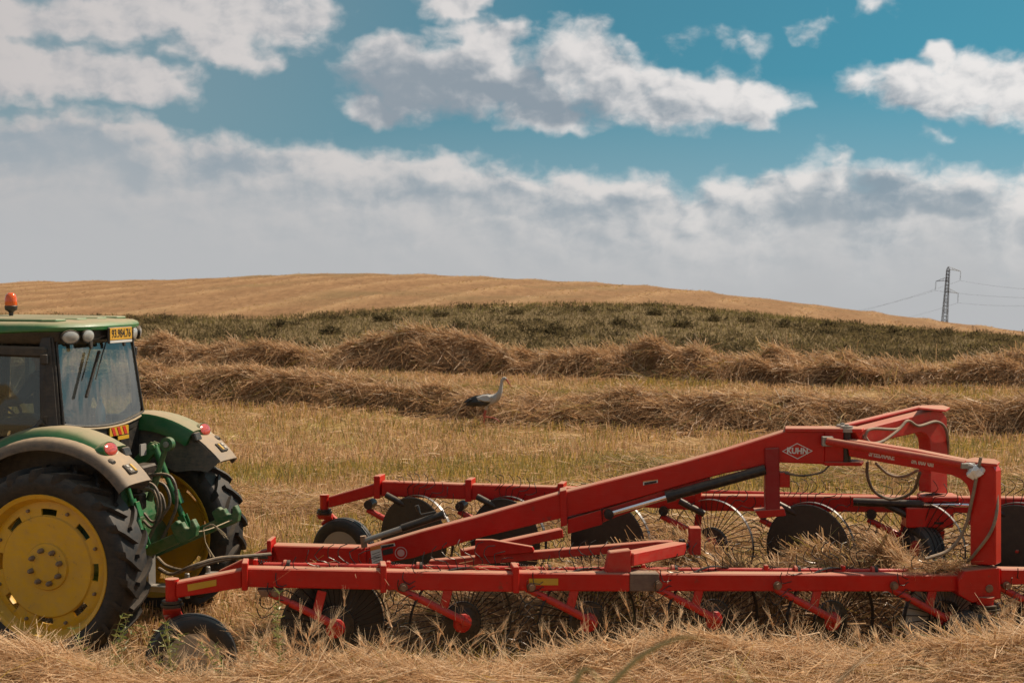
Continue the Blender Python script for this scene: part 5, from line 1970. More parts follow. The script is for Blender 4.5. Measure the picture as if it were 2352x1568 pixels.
def blades(base, d, L, W, bend, tint, segs=3, taper=0.55, face=None):
    """thin bent strips: base (N,3), direction (N,3), length, width, bend vector (N,3) added with t^2"""
    n = len(base)
    d = norm(d)
    rnd = RNG.normal(size=(n, 3)) if face is None else face + RNG.normal(size=(n, 3)) * 0.5
    side = norm(np.cross(d, rnd))
    co = np.empty((n, segs + 1, 2, 3), np.float32)
    for k in range(segs + 1):
        t = k / segs
        c = base + d * (L * t)[:, None] + bend * (t * t)
        w = (W * (1 - taper * t) * 0.5)[:, None]
        co[:, k, 0] = c - side * w
        co[:, k, 1] = c + side * w
    i0 = (np.arange(n) * (segs + 1) * 2)[:, None]
    k = np.arange(segs)[None, :] * 2
    q = np.stack([i0 + k, i0 + k + 1, i0 + k + 3, i0 + k + 2], -1).reshape(-1, 4)
    tv = np.repeat(np.asarray(tint, np.float32), (segs + 1) * 2)
    return co.reshape(-1, 3), q, tv


class Heap:
    def __init__(s):
        s.c, s.q, s.t, s.n = [], [], [], 0

    def add(s, r):
        s.c.append(r[0])
        s.q.append(r[1] + s.n)
        s.t.append(r[2])
        s.n += len(r[0])

    def build(s, name, mat_name, label, cat=None, kind='stuff', parent=None, group=None):
        me = np_mesh(name, np.concatenate(s.c), np.concatenate(s.q), np.concatenate(s.t))
        me.materials.append(M[mat_name])
        o = link(name, me, parent)
        tag(o, label, cat, group, kind)
        return o


def U(a, b, n):
    return RNG.uniform(a, b, n)


def fan(n):
    """spread across the view, thinner to both sides of it"""
    side = RNG.random(n) < 0.13
    u = U(-0.40, 0.40, n)
    return np.where(side, np.sign(u) * U(0.40, 0.60, n), u)


def straw_tint(n, x, y, pale=0.0, green=0.0, dark=0.0):
    t = np.clip(RNG.normal(0.44 + pale - dark, 0.13, n), 0.02, 0.72)
    g = RNG.random(n) < green
    t[g] = U(0.77, 0.98, int(g.sum()))
    return t


def build_stubble():
    h = Heap()
    # standing stubble in drilled lines, thinning with distance
    y = 12.0 + (47.0 - 12.0) * RNG.random(215000) ** 1.25
    x = fan(len(y)) * y
    # drill rows run with the windrows
    s = x * math.cos(rad(16)) - y * math.sin(rad(16))
    p = x * math.sin(rad(16)) + y * math.cos(rad(16))
    p = np.round(p / 0.15) * 0.15 + RNG.normal(0, 0.022, len(p))
    x = s * math.cos(rad(16)) + p * math.sin(rad(16))
    y = -s * math.sin(rad(16)) + p * math.cos(rad(16))
    keep = (fbm(x * 0.9, y * 0.9, 77, 3) > 0.34) & (y > 11.9)
    x, y = x[keep], y[keep]
    n = len(x)
    z = ground_z(x, y)
    patch = fbm(x * 0.28, y * 0.42, 51, 3)
    gz = np.clip((patch - 0.50) * 5, 0, 0.8) + 0.16
    gz += 0.35 * np.exp(-((y - (28.6 - 0.30 * x)) / 1.8) ** 2)
    L = U(0.07, 0.19, n) * (0.8 + 0.5 * fbm(x * 0.6, y * 0.6, 9, 2)) * (1 + 0.25 * gz)
    d = np.stack([RNG.normal(0, 0.28, n), RNG.normal(0, 0.28, n), np.ones(n)], -1)
    t = np.clip(RNG.normal(0.47, 0.12, n), 0.05, 0.72)
    g = RNG.random(n) < gz
    t[g] = 0.752 + 0.20 * RNG.random(int(g.sum())) ** 1.6
    W = (0.0052 + 0.00025 * y) * U(0.7, 1.4, n)
    h.add(blades(np.stack([x, y, z - 0.01], -1), d, L, W, RNG.normal(0, 0.02, (n, 3)), t, 1, 0.35, face=np.tile([0.0, -1.0, 0.2], (n, 1))))
    # chaff and broken straw lying about
    y = 11.9 + (46.0 - 11.9) * RNG.random(90000) ** 1.35
    x = fan(len(y)) * y
    n = len(x)
    clump = fbm(x * 1.3, y * 1.3, 31, 3)
    keep = clump > U(0.25, 0.62, n)
    x, y = x[keep], y[keep]
    n = len(x)
    z = ground_z(x, y) + U(0.01, 0.10, n)
    a = U(0, 2 * math.pi, n)
    d = np.stack([np.cos(a), np.sin(a), RNG.normal(0.05, 0.22, n)], -1)
    L = U(0.12, 0.42, n)
    W = (0.005 + 0.00022 * y) * U(0.7, 1.3, n)
    bend = np.stack([RNG.normal(0, 0.04, n), RNG.normal(0, 0.04, n), -U(0.0, 0.07, n)], -1)
    h.add(blades(np.stack([x, y, z], -1), d, L, W, bend, straw_tint(n, x, y, 0.07, 0.10), 2, 0.3))
    h.build('stubble', 'straw', 'short golden stubble with patches of green grass covering the field', 'stubble')


def row_path(pts):
    P = np.array(pts, float)
    seg = np.linalg.norm(np.diff(P, axis=0), axis=1)
    cum = np.concatenate([[0], np.cumsum(seg)])
    L = cum[-1]

    def f(s):
        x = np.interp(s, cum, P[:, 0])
        y = np.interp(s, cum, P[:, 1])
        e = 0.6
        dx = np.interp(s + e, cum, P[:, 0]) - np.interp(s - e, cum, P[:, 0])
        dy = np.interp(s + e, cum, P[:, 1]) - np.interp(s - e, cum, P[:, 1])
        k = np.hypot(dx, dy) + 1e-9
        return x, y, dx / k, dy / k
    return f, L


def windrow(name, label, pts, width, height, seed, n_bundle, per, wid, green=0.05, core_tint=0.05, loose=0.12, lump=0.34, Lr=(0.35, 0.95), stray=0.06, core=True, dark=0.0, pale=0.0, tops=None, segs=2):
    """heap of raked straw along a line: a lumpy core and bundles of bent straws laid over it"""
    f, L = row_path(pts)

    def hgt(s, v):
        a = fbm(s * 0.42, v * 0.8 + 3, seed, 3)
        b = fbm(s * 1.5, v * 1.7, seed + 5, 3)
        k = np.clip(0.55 + lump * (a - 0.5) * 2.6 + 0.5 * (b - 0.5), 0.12, 1.5)
        if tops is not None:
            k = k * np.interp(s, tops[0], tops[1])
        sh = np.clip(1 - np.abs(v) ** 2.2, 0, 1) ** 0.75
        return height * k * sh

    def wd(s):
        return width * (0.85 + 0.5 * (fbm(s * 0.5, 0 * s + 7, seed + 9, 2) - 0.5))

    def pos(s, v):
        x, y, tx, ty = f(s)
        w = wd(s)
        X = x - ty * v * w
        Y = y + tx * v * w
        return X, Y, ground_z(X, Y) + hgt(s, v)
    h = Heap()
    # bundles
    s0 = U(0, L, n_bundle)
    v0 = np.clip(RNG.normal(-0.15, 0.55, n_bundle), -1.05, 1.0)
    # direction of each bundle on the heap: draped over the side, along the row or anything between
    ang = np.where(RNG.random(n_bundle) < 0.5, RNG.normal(0.25, 0.5, n_bundle), U(-1.4, 1.4, n_bundle))
    flip = RNG.random(n_bundle) < 0.5
    bt = np.clip(RNG.normal(0.40 + pale - dark, 0.13, n_bundle), 0.06, 0.68)
    isg = RNG.random(n_bundle) < green
    idx = np.repeat(np.arange(n_bundle), per)
    n = len(idx)
    s = s0[idx] + RNG.normal(0, 0.13, n)
    v = v0[idx] + RNG.normal(0, 0.10, n)
    a = ang[idx] + RNG.normal(0, 0.38, n)
    X, Y, Z = pos(s, v)
    x, y, tx, ty = f(s)
    e = 0.16
    ds = np.cos(a)
    dv = np.sin(a)
    X2, Y2, Z2 = pos(s + ds * e, v + dv * e / width)
    d = norm(np.stack([X2 - X, Y2 - Y, Z2 - Z], -1))
    d = np.where(flip[idx][:, None], -d, d)
    # lift a little off the core; ends bend down with the slope
    ln = U(Lr[0], Lr[1], n)
    up = RNG.normal(0.05, 0.12, n)
    d[:, 2] += up
    base = np.stack([X, Y, Z + U(-0.03, 0.05, n)], -1) - d * (ln * 0.5)[:, None]
    bend = RNG.normal(0, 0.13, (n, 3)) * ln[:, None]
    bend[:, 2] -= U(0.02, 0.30, n) * ln
    base[:, 2] += 0.06 * ln
    t = np.clip(bt[idx] + RNG.normal(0, 0.12, n), 0.03, 0.72)
    gi = isg[idx]
    t[gi] = np.clip(0.84 + RNG.normal(0, 0.06, int(gi.sum())), 0.765, 1.0)
    base[:, 2] = np.maximum(base[:, 2], ground_z(base[:, 0], base[:, 1]) + 0.01)
    h.add(blades(base, d, ln, wid * np.clip(RNG.lognormal(-0.25, 0.35, n), 0.4, 1.8), bend, t, segs, 0.35))
    # loose straws and ears sticking out
    m = int(n * loose)
    s = U(0, L, m)
    v = np.clip(RNG.normal(-0.05, 0.5, m), -1.0, 1.0)
    X, Y, Z = pos(s, v)
    d = np.stack([RNG.normal(0, 0.8, m), RNG.normal(-0.15, 0.7, m), np.abs(RNG.normal(0.25, 0.35, m))], -1)
    ln = U(0.12, 0.45, m)
    bend = np.stack([RNG.normal(0, 0.06, m), RNG.normal(0, 0.06, m), -U(0, 0.12, m)], -1)
    h.add(blades(np.stack([X, Y, Z - 0.03], -1), norm(d), ln, wid * U(0.5, 1.0, m), bend, straw_tint(m, X, Y, 0.14 + pale, green), 2, 0.5))
    o = h.build(name, 'straw', label, 'windrow')
    if core:
        ns, nv = int(L / 0.14), 17
        S, V = np.meshgrid(np.linspace(0, L, ns), np.linspace(-1.12, 1.12, nv))
        X, Y, Z = pos(S, V)
        Z = Z - 0.06
        co = np.stack([X, Y, Z], -1).reshape(-1, 3)
        ix = np.arange(ns * nv).reshape(nv, ns)
        q = np.stack([ix[:-1, :-1], ix[:-1, 1:], ix[1:, 1:], ix[1:, :-1]], -1).reshape(-1, 4)
        me = np_mesh('straw_core', co, q, np.clip(core_tint + 0.16 * (fbm(co[:, 0] * 5, co[:, 1] * 5, seed, 3) - 0.5), 0, 0.7))  # core tinted dark: paints the shade seen in gaps between the straws
        me.polygons.foreach_set('use_smooth', np.ones(len(me.polygons), bool))
        me.materials.append(M['straw'])
        c = link('straw_core', me, o)
    return o


build_stubble()
windrow('windrow', 'tall windrow of raked straw in front of the green scrub', [(-21, 46.3), (-15, 44.5), (-10.8, 43.2), (-2.1, 40.3), (3.6, 37.7), (8, 36.6), (12.3, 36.2), (17, 36.0)], 0.95, 1.2, 3, 3700, 25, 0.015, 0.05, Lr=(0.35, 1.0), lump=0.46,
        tops=([0, 10.3, 15.3, 19.3, 23.3, 26.3, 30.3, 33.3, 36.3, 40.3], [0.8, 0.8, 0.85, 0.95, 0.95, 0.9, 1.2, 1.0, 1.15, 1.1]))
windrow('windrow', 'lower windrow of raked straw behind the stork', [(-17, 36.3), (-12, 35.0), (-6.6, 33.6), (-2, 31.9), (0.6, 30.2), (3.6, 29.2), (7, 28.8), (12, 28.6), (15, 28.5)], 1.0, 0.95, 13, 3400, 25, 0.013, 0.06, Lr=(0.3, 0.9), lump=0.24, tops=([0, 13.2, 17.2, 21.2, 32.2], [1.05, 1.0, 0.9, 0.88, 0.95]))
windrow('swath', 'flattened swath of greenish cut hay across the stubble', [(-9, 40.0), (-5, 37.0), (-1, 34.8), (3, 33.2), (7.5, 31.6), (13, 30.6)], 0.75, 0.16, 23, 800, 22, 0.013, 0.55, Lr=(0.3, 0.8), core=False, dark=0.05)
windrow('swath', 'low swath of dry hay between the tractor and the lower windrow', [(-6, 21.8), (-3.2, 20.6), (-1.2, 19.8), (1.5, 18.8), (5, 17.6), (8, 16.9)], 0.85, 0.22, 33, 1050, 24, 0.009, 0.16, Lr=(0.25, 0.75), core=False, pale=0.04)
windrow('swath', 'thin grey green swath behind the far beam of the rake', [(1.5, 24.5), (5, 23.0), (10, 21.5)], 0.9, 0.18, 43, 700, 22, 0.010, 0.45, Lr=(0.25, 0.7), core=False)
windrow('windrow', 'straw being gathered between the two beams of the rake', [(-2.4, 13.6), (-0.6, 13.65), (1.0, 13.65), (2.6, 13.6), (4.3, 13.5), (6.0, 13.4)], 0.78, 1.95, 53, 2600, 24, 0.0075, 0.10, Lr=(0.2, 0.7), loose=0.14, dark=0.02,
        tops=([0, 1.2, 2.4, 3.8, 4.5, 5.3, 5.9, 6.4, 7.0, 8.4], [0.10, 0.18, 0.40, 0.72, 1.0, 0.78, 0.9, 0.55, 0.5, 0.7]), segs=2)
windrow('windrow', 'foreground bank of loose straw along the bottom edge of the view', [(-5.6, 10.15), (-3.6, 10.25), (-1.8, 10.3), (0.0, 10.25), (1.6, 10.25), (3.4, 10.3), (5.6, 10.3)], 0.75, 0.52, 63, 2300, 30, 0.0055, 0.04, Lr=(0.15, 0.6), loose=0.36, pale=0.14, lump=0.5, core_tint=0.12, segs=2,
        tops=([0, 2.3, 2.95, 3.65, 4.05, 4.6, 5.6, 6.3, 7.2, 8.0, 9.4, 11.2], [0.9, 0.85, 0.22, 0.25, 1.35, 1.05, 0.75, 1.0, 1.05, 0.75, 1.05, 1.25]))


def build_hill_straw():
    h = Heap()
    n = 125000
    y = 93 + (176 - 93) * RNG.random(n)
    x = fan(n) * y
    sw = swath(x, y)
    keep = RNG.random(n) < 0.22 + 0.78 * sw
    x, y, sw = x[keep], y[keep], sw[keep]
    n = len(x)
    z = ground_z(x, y)
    a = RNG.normal(0.3, 0.9, n)
    d = np.stack([np.cos(a), np.sin(a) * 0.6, np.abs(RNG.normal(0.30, 0.35, n))], -1)
    L = U(0.10, 0.30, n) * (0.7 + 0.6 * sw)
    t = np.clip(RNG.normal(0.20, 0.09, n) + 0.27 * sw - 0.10 * (fbm(x * 0.2, y * 0.2, 15, 3) - 0.5) * 4, 0.03, 0.70)
    g = RNG.random(n) < np.clip((fbm(x * 0.06, y * 0.05, 88, 3) - 0.57) * 3.0, 0, 0.5)
    t[g] = U(0.76, 0.84, int(g.sum()))
    bend = np.stack([RNG.normal(0, 0.08, n), RNG.normal(0, 0.08, n), -U(0, 0.25, n)], -1)
    h.add(blades(np.stack([x, y, z - 0.03], -1), d, L, U(0.02, 0.05, n), bend, t, 2, 0.4))
    h.build('hill_straw', 'straw', 'mown straw lying in faint lines over the far hill', 'straw')


def build_scrub():
    h = Heap()
    # low shrubs, each a dome of small leaves
    N = 2600
    y = 46 + (93 - 46) * RNG.random(N) ** 0.9
    x = fan(N) * y
    dens = fbm(x * 0.12, y * 0.10, 61, 3)
    keep = RNG.random(N) < np.clip((dens - 0.30) * 4.0, 0.10, 1.0)
    x, y = x[keep], y[keep]
    N = len(x)
    r = U(0.18, 0.52, N) * (0.7 + 0.5 * fbm(x * 0.3, y * 0.3, 71, 2))
    per = 50
    i = np.repeat(np.arange(N), per)
    n = len(i)
    v = norm(RNG.normal(size=(n, 3)))
    v[:, 2] = np.abs(v[:, 2])
    rr = r[i] * U(0.55, 1.05, n)
    b = np.stack([x[i] + v[:, 0] * rr * 1.25, y[i] + v[:, 1] * rr * 1.1, ground_z(x[i], y[i]) + v[:, 2] * rr * 0.75], -1)
    tone = np.clip(RNG.normal(0.28, 0.18, N), 0.0, 0.80)
    t = np.clip(tone[i] + RNG.normal(0, 0.10, n), 0, 0.88)
    h.add(blades(b, v + RNG.normal(0, 0.5, (n, 3)), r[i] * U(0.16, 0.36, n), U(0.03, 0.07, n), RNG.normal(0, 0.02, (n, 3)), t, 1, 0.5))
    # thin dry grass between the shrubs, greener along the upper edge
    n = 95000
    y = 45 + (94.5 - 45) * RNG.random(n)
    x = fan(n) * y
    edge = np.clip((y - 84) / 7, 0, 1)
    L = U(0.06, 0.22, n) * (1 + 0.8 * edge * fbm(x * 0.3, y * 0.3, 5, 2))
    d = np.stack([RNG.normal(0, 0.35, n), RNG.normal(0, 0.35, n), np.ones(n)], -1)
    t = np.clip(RNG.normal(0.50, 0.17, n), 0.1, 0.97)
    g = RNG.random(n) < 0.75 * edge * np.clip(fbm(x * 0.1, y * 0.1, 19, 3) * 2.2 - 0.4, 0.1, 1)
    t[g] = U(0.72, 0.86, int(g.sum()))
    h.add(blades(np.stack([x, y, ground_z(x, y) - 0.02], -1), d, L, U(0.03, 0.06, n), RNG.normal(0, 0.04, (n, 3)), t, 1, 0.7))
    h.build('scrub', 'shrub', 'low brown green scrub covering the slope below the hill', 'scrub')


def shrub_mesh(seed, per=150):
    rg = np.random.default_rng(seed)
    v = norm(rg.normal(size=(per, 3)))
    v[:, 2] = np.abs(v[:, 2])
    lob = 0.75 + 0.35 * np.sin(v[:, 0] * 4 + seed) * np.cos(v[:, 1] * 3 + seed)
    rr = rg.uniform(0.35, 1.05, per) * lob
    b = np.stack([v[:, 0] * rr * 0.5, v[:, 1] * rr * 0.5, v[:, 2] * rr * 0.42], -1)
    t = np.clip(rg.normal(0.22, 0.12, per), 0, 0.8)
    c, q, tv = blades(b, v + rg.normal(0, 0.5, (per, 3)), rg.uniform(0.10, 0.22, per), rg.uniform(0.05, 0.09, per), rg.normal(0, 0.02, (per, 3)), t, 1, 0.5)
    me = np_mesh('crown', c, q, tv)
    me.materials.append(M['shrub'])
    st = MB()
    for k in range(5):
        a = 2 * math.pi * k / 5 + seed
        st.tube([(0, 0, -0.04), (0.10 * math.cos(a), 0.10 * math.sin(a), 0.12), (0.22 * math.cos(a), 0.22 * math.sin(a), 0.26)], [0.02, 0.014, 0.006], 4)
    return me, st.mesh('stem', 'rust')


SHRUB_LABELS = ['dark shrub on the scrub slope just right of the tractor roof', 'dark shrub in the scrub above the left part of the tall windrow', 'dark shrub near the upper edge of the scrub, left of centre',
                'dark shrub just under the hill field left of the centre of the scrub', 'dark shrub low in the scrub left of the stork', 'dark shrub close under the hill field above the stork',
                'dark shrub at the highest part of the scrub edge', 'dark shrub just right of the highest part of the scrub edge', 'dark shrub in mid slope right of the centre', 'dark shrub under the hill field above the sloping spine of the rake',
                'dark shrub under the hill edge, above the logo on the rake', 'dark shrub in the scrub above the tallest lump of the far windrow', 'dark shrub under the hill edge right of the tallest windrow lump', 'dark shrub low in the scrub well left of the pylon',
                'dark shrub in the scrub left of and below the pylon', 'dark shrub in the scrub directly below the pylon', 'dark shrub in the scrub below the dry weeds at the right', 'dark shrub just above the tall windrow, left of centre',
                'dark shrub in the middle of the scrub right of the stork', 'dark shrub just above the tall windrow behind the stork']


def build_shrubs():
    ms = [shrub_mesh(k) for k in range(5)]
    spots = [(347, 700 + 43), (640, 752), (880, 738), (1010, 728), (1050, 757), (1185, 722), (1345, 716), (1505, 724), (1560, 752), (1640, 738), (1720, 741), (1800, 752), (1905, 752), (1960, 764), (2050, 768), (2170, 772), (2240, 775), (760, 768), (1420, 745), (1270, 765)]
    for k, (px, py) in enumerate(spots):
        # walk along the view line to the ground
        best = None
        for Y in np.arange(46, 93, 0.25):
            p = at(px, py, Y)
            if p.z <= float(ground_z(p.x, p.y)):
                best = p
                break
        if best is None:
            continue
        o = empty('shrub', (best.x, best.y, float(ground_z(best.x, best.y))), 1.3 * k)
        s = 0.9 + 0.5 * random.random()
        o.scale = (s * 1.2, s, s * 0.85)
        tag(o, 'dark shrub on the scrub slope', 'shrub', 'dark shrubs on the scrub slope')
        o['label'] = SHRUB_LABELS[k]
        link('crown', ms[k % 5][0], o)
        link('stem', ms[k % 5][1], o)


def build_dry_weeds():
    for k, (px, py, H_) in enumerate([(2234, 757, 0.55), (2244, 757, 0.50), (2257, 759, 0.36), (2267, 760, 0.40), (2349, 764, 0.55), (2160, 751, 0.3), (1490, 706, 0.5), (1505, 706, 0.4), (379, 732, 0.55)]):
        p = at(px, py, 92.0)
        g = float(ground_z(p.x, p.y))
        m = MB()
        rg = random.Random(k)
        top = Vector((rg.uniform(-0.05, 0.05), 0, H_))
        m.tube([(0, 0, -0.05), top * 0.5 + Vector((0.02, 0, 0)), top], [0.016, 0.013, 0.008], 5)
        for j in range(7):
            w = rg.uniform(0.45, 1.0)
            a = rg.uniform(0, 6.28)
            b = top * w
            m.tube([b, b + Vector((0.09 * math.cos(a), 0.09 * math.sin(a), rg.uniform(0.03, 0.09)))], [0.010, 0.006], 4)
        o = m.build('dry_weed', 'twine_dark', None)
        o.location = (p.x, p.y, g)
        lab = ['tall dry weed on the skyline, nearest the pylon on its right', 'dry weed on the skyline, second to the right of the pylon', 'short branching dry weed on the skyline, third to the right of the pylon', 'branching dry weed on the skyline, fourth to the right of the pylon',
               'tall dry weed on the skyline at the right edge of the view', 'short dry weed just below and left of the pylon foot', 'dry weed on the upper scrub edge, left one of a pair right of centre', 'dry weed on the upper scrub edge, right one of a pair right of centre', 'lone dry weed on the scrub edge above the tractor roof'][k]
        tag(o, lab, 'weed', 'dry weeds along the scrub edge')


def build_stork():
    p = at(1118, 966, 29.1)
    g = float(ground_z(p.x, p.y))
    root = empty('stork', (p.x - 0.06, p.y, g), rad(-6))
    root.scale = (1.08, 1.08, 1.08)
    tag(root, 'white stork with black wing feathers striding to the right through the stubble', 'stork')
    V = [(-0.22, 0, 0.475), (-0.12, 0, 0.50), (0.0, 0, 0.53), (0.12, 0, 0.545), (0.22, 0, 0.57),            # rump to breast
         (0.285, 0, 0.64), (0.315, 0, 0.72), (0.325, 0, 0.80), (0.335, 0, 0.88), (0.355, 0, 0.935), (0.39, 0, 0.945), (0.43, 0, 0.925),
         (0.06, -0.04, 0.45), (0.045, -0.04, 0.36), (0.02, -0.04, 0.25), (0.0, -0.04, 0.03), (0.07, -0.04, 0.01),
         (0.05, 0.04, 0.45), (0.03, 0.04, 0.36), (-0.015, 0.04, 0.235), (0.20, 0.04, 0.205), (0.255, 0.04, 0.17), (0.295, 0.04, 0.13)]
    E_ = [(i, i + 1) for i in range(11)] + [(2, 12), (12, 13), (13, 14), (14, 15), (15, 16), (2, 17), (17, 18), (18, 19), (19, 20), (20, 21), (21, 22)]
    R_ = [0.045, 0.085, 0.108, 0.112, 0.095, 0.06, 0.042, 0.033, 0.031, 0.040, 0.040, 0.022, 0.042, 0.022, 0.013, 0.010, 0.007, 0.042, 0.022, 0.013, 0.010, 0.009, 0.006]
    me = skin_mesh('body', V, E_, R_, 2)
    for n in ('stork_white', 'stork_red', 'stork_breast'):
        me.materials.append(M[n])
    for f in me.polygons:
        c = f.center
        if c.z < 0.36:
            f.material_index = 1
        elif c.x > 0.20 and c.z < 0.66 and c.y < 0.2:
            f.material_index = 2 if c.x > 0.24 or c.z < 0.52 else 0
        elif c.z < 0.46:
            f.material_index = 2
    link('body', me, root)
    # folded wings: white shoulder, black flight feathers to the tail
    for s in (-1, 1):
        for nm, mt, prof in (('wing', 'stork_white', [(0.19, 0.60, 0.02), (0.10, 0.655, 0.0), (-0.02, 0.645, 0.0), (-0.13, 0.60, 0.0), (-0.10, 0.555, 0.03), (0.03, 0.515, 0.04), (0.13, 0.515, 0.04)]),
                             ('flight_feathers', 'stork_black', [(0.14, 0.51, 0.02), (0.02, 0.52, 0.02), (-0.10, 0.56, 0.0), (-0.02, 0.64, -0.02), (-0.14, 0.625, -0.03), (-0.28, 0.57, -0.05), (-0.375, 0.505, -0.06), (-0.31, 0.495, -0.05), (-0.33, 0.43, -0.05), (-0.24, 0.425, -0.03), (-0.08, 0.425, 0.0), (0.06, 0.44, 0.02)])):
            cx = sum(a for a, b, c in prof) / len(prof)
            cz = sum(b for a, b, c in prof) / len(prof)
            base = 0.112 if nm == 'wing' else 0.102
            m = MB()
            n = len(prof)
            vs = [(a, s * (base + c - 0.035), b) for a, b, c in prof] + [(a + (cx - a) * 0.3, s * (base + c + 0.002), b + (cz - b) * 0.3) for a, b, c in prof] + [(cx, s * (base + 0.012), cz)]
            fs = [(i, (i + 1) % n, n + (i + 1) % n, n + i) for i in range(n)] + [(n + i, n + (i + 1) % n, 2 * n) for i in range(n)]
            m.add(vs, fs)
            m.build(nm, mt, root, smooth=True)
    m = MB()
    for k in range(7):
        y = (k - 3) * 0.02
        m.prism([(-0.12, y - 0.012, 0.60), (-0.12, y + 0.012, 0.60), (-0.36 + 0.01 * abs(k - 3), y * 1.3 + 0.010, 0.50), (-0.36 + 0.01 * abs(k - 3), y * 1.3 - 0.010, 0.50)], (0, 0, -0.012))
    m.build('tail', 'stork_black', root)
    m = MB()
    m.tube([(0.415, 0, 0.932), (0.46, 0, 0.865), (0.52, 0, 0.775)], [0.020, 0.013, 0.003], 10)
    m.build('beak', 'stork_red', root, smooth=True)
    for s in (-1, 1):
        m = MB()
        m.lathe([(0.0, -0.006), (0.010, 0.0), (0.0, 0.006)], c=(0.395, s * 0.037, 0.952), n=10)
        m.build('eye', 'eye', root, smooth=True)


def build_pylon():
    Y = 560.0
    b = at(2168, 762, Y)
    sc = FPX / Y
    root = empty('pylon', b)
    root.rotation_euler = (0, rad(3.2), 0)
    tag(root, 'lattice steel power pylon standing behind the right end of the hill', 'pylon')
    Ht = (762 - 612) / sc
    r = 0.10

    def hw(z):
        w = z / Ht
        return 0.48 + 0.60 * (1 - w) ** 1.2 if w > 0.16 else 0.97 + 1.6 * (0.16 - w)
    m = MB()
    zs = list(np.linspace(0, Ht * 0.955, 19))
    for sx in (-1, 1):
        for sy in (-1, 1):
            m.tube([(sx * hw(z), sy * hw(z), z) for z in zs] + [(0, 0, Ht)], r, 4)
    mast = m.build('mast', 'pylon_steel', root)
    m = MB()
    for i in range(len(zs) - 1):
        z0, z1 = zs[i], zs[i + 1]
        a, c = hw(z0), hw(z1)
        for f in range(4):
            ca, sa = [(1, 0), (0, 1), (-1, 0), (0, -1)][f]
            P = lambda u, w, z: (ca * w - sa * u * w, sa * w + ca * u * w, z)
            k = 1 if i % 2 else -1
            m.tube([P(-k, a, z0), P(k, c, z1)], r * 0.7, 3)
            m.tube([P(k, a, z0), P(-k, c, z1)], r * 0.7, 3)
            if i % 3 == 0:
                m.tube([P(-1, a, z0), P(1, a, z0)], r * 0.7, 3)
    m.build('bracing', 'pylon_steel', root)
    ends = []
    for s, zt, zb, L in ((1, 612, 618, 29), (-1, 636, 644, 26), (1, 660, 669, 27)):
        z1 = (762 - zt) / sc
        z0 = (762 - zb) / sc
        tip = Vector((s * L / sc, 0, z0 - 0.5))
        w = hw(z0)
        m = MB()
        for sy in (-1, 1):
            m.tube([(0, sy * w, z0), tip], r, 4)
        m.tube([(0, 0, z1), tip], r * 0.9, 4)
        for k in (0.35, 0.65):
            m.tube([Vector((0, w, z0)).lerp(tip, k), Vector((0, -w, z0)).lerp(tip, k)], r * 0.7, 3)
            m.tube([Vector((0, 0, z1)).lerp(tip, k), Vector((0, w, z0)).lerp(tip, k)], r * 0.6, 3)
        m.build('cross_arm', 'pylon_steel', root)
        m = MB()
        prof = [(0.06, 0.0)]
        for k in range(8):
            zz = -0.4 - 0.36 * k
            prof += [(0.06, zz + 0.10), (0.24, zz), (0.06, zz - 0.06)]
        prof.append((0.06, -3.6))
        m.lathe(prof, c=tip, axis='z', n=8)
        m.build('insulator', 'pylon_steel', root, smooth=True)
        e = Matrix.Rotation(rad(3.2), 3, 'Y') @ (tip + Vector((0, 0, -3.6))) + Vector(b)
        ends.append(e)
    # conductors, three each way
    txt = ['uppermost', 'middle', 'lowest']
    order = [ends[0], ends[1], ends[2]]
    right_to = [(2480, 668), (2480, 684), (2480, 697)]
    left_to = [((1900, 732), 900), ((1890, 726), 900), ((2010, 742), 900)]
    for k, e in enumerate(order):
        q = at(*right_to[k], 470)
        pts = [e.lerp(q, w) + Vector((0, 0, -4.0 * w * (1 - w))) for w in np.linspace(0, 1, 15)]
        m = MB()
        m.tube(pts, 0.026, 4)
        tag(m.build('power_line', 'pylon_steel', None), 'thin power line leading right from the pylon, ' + txt[k] + ' of three', 'power line')
        q = at(*left_to[k][0], left_to[k][1])
        pts = [e.lerp(q, w) + Vector((0, 0, -5.0 * w * (1 - w))) for w in np.linspace(0, 1, 15)]
        m = MB()
        m.tube(pts, 0.032, 4)
        tag(m.build('power_line', 'pylon_steel', None), 'thin power line running left from the pylon down behind the hill, ' + txt[k] + ' on the pylon', 'power line')


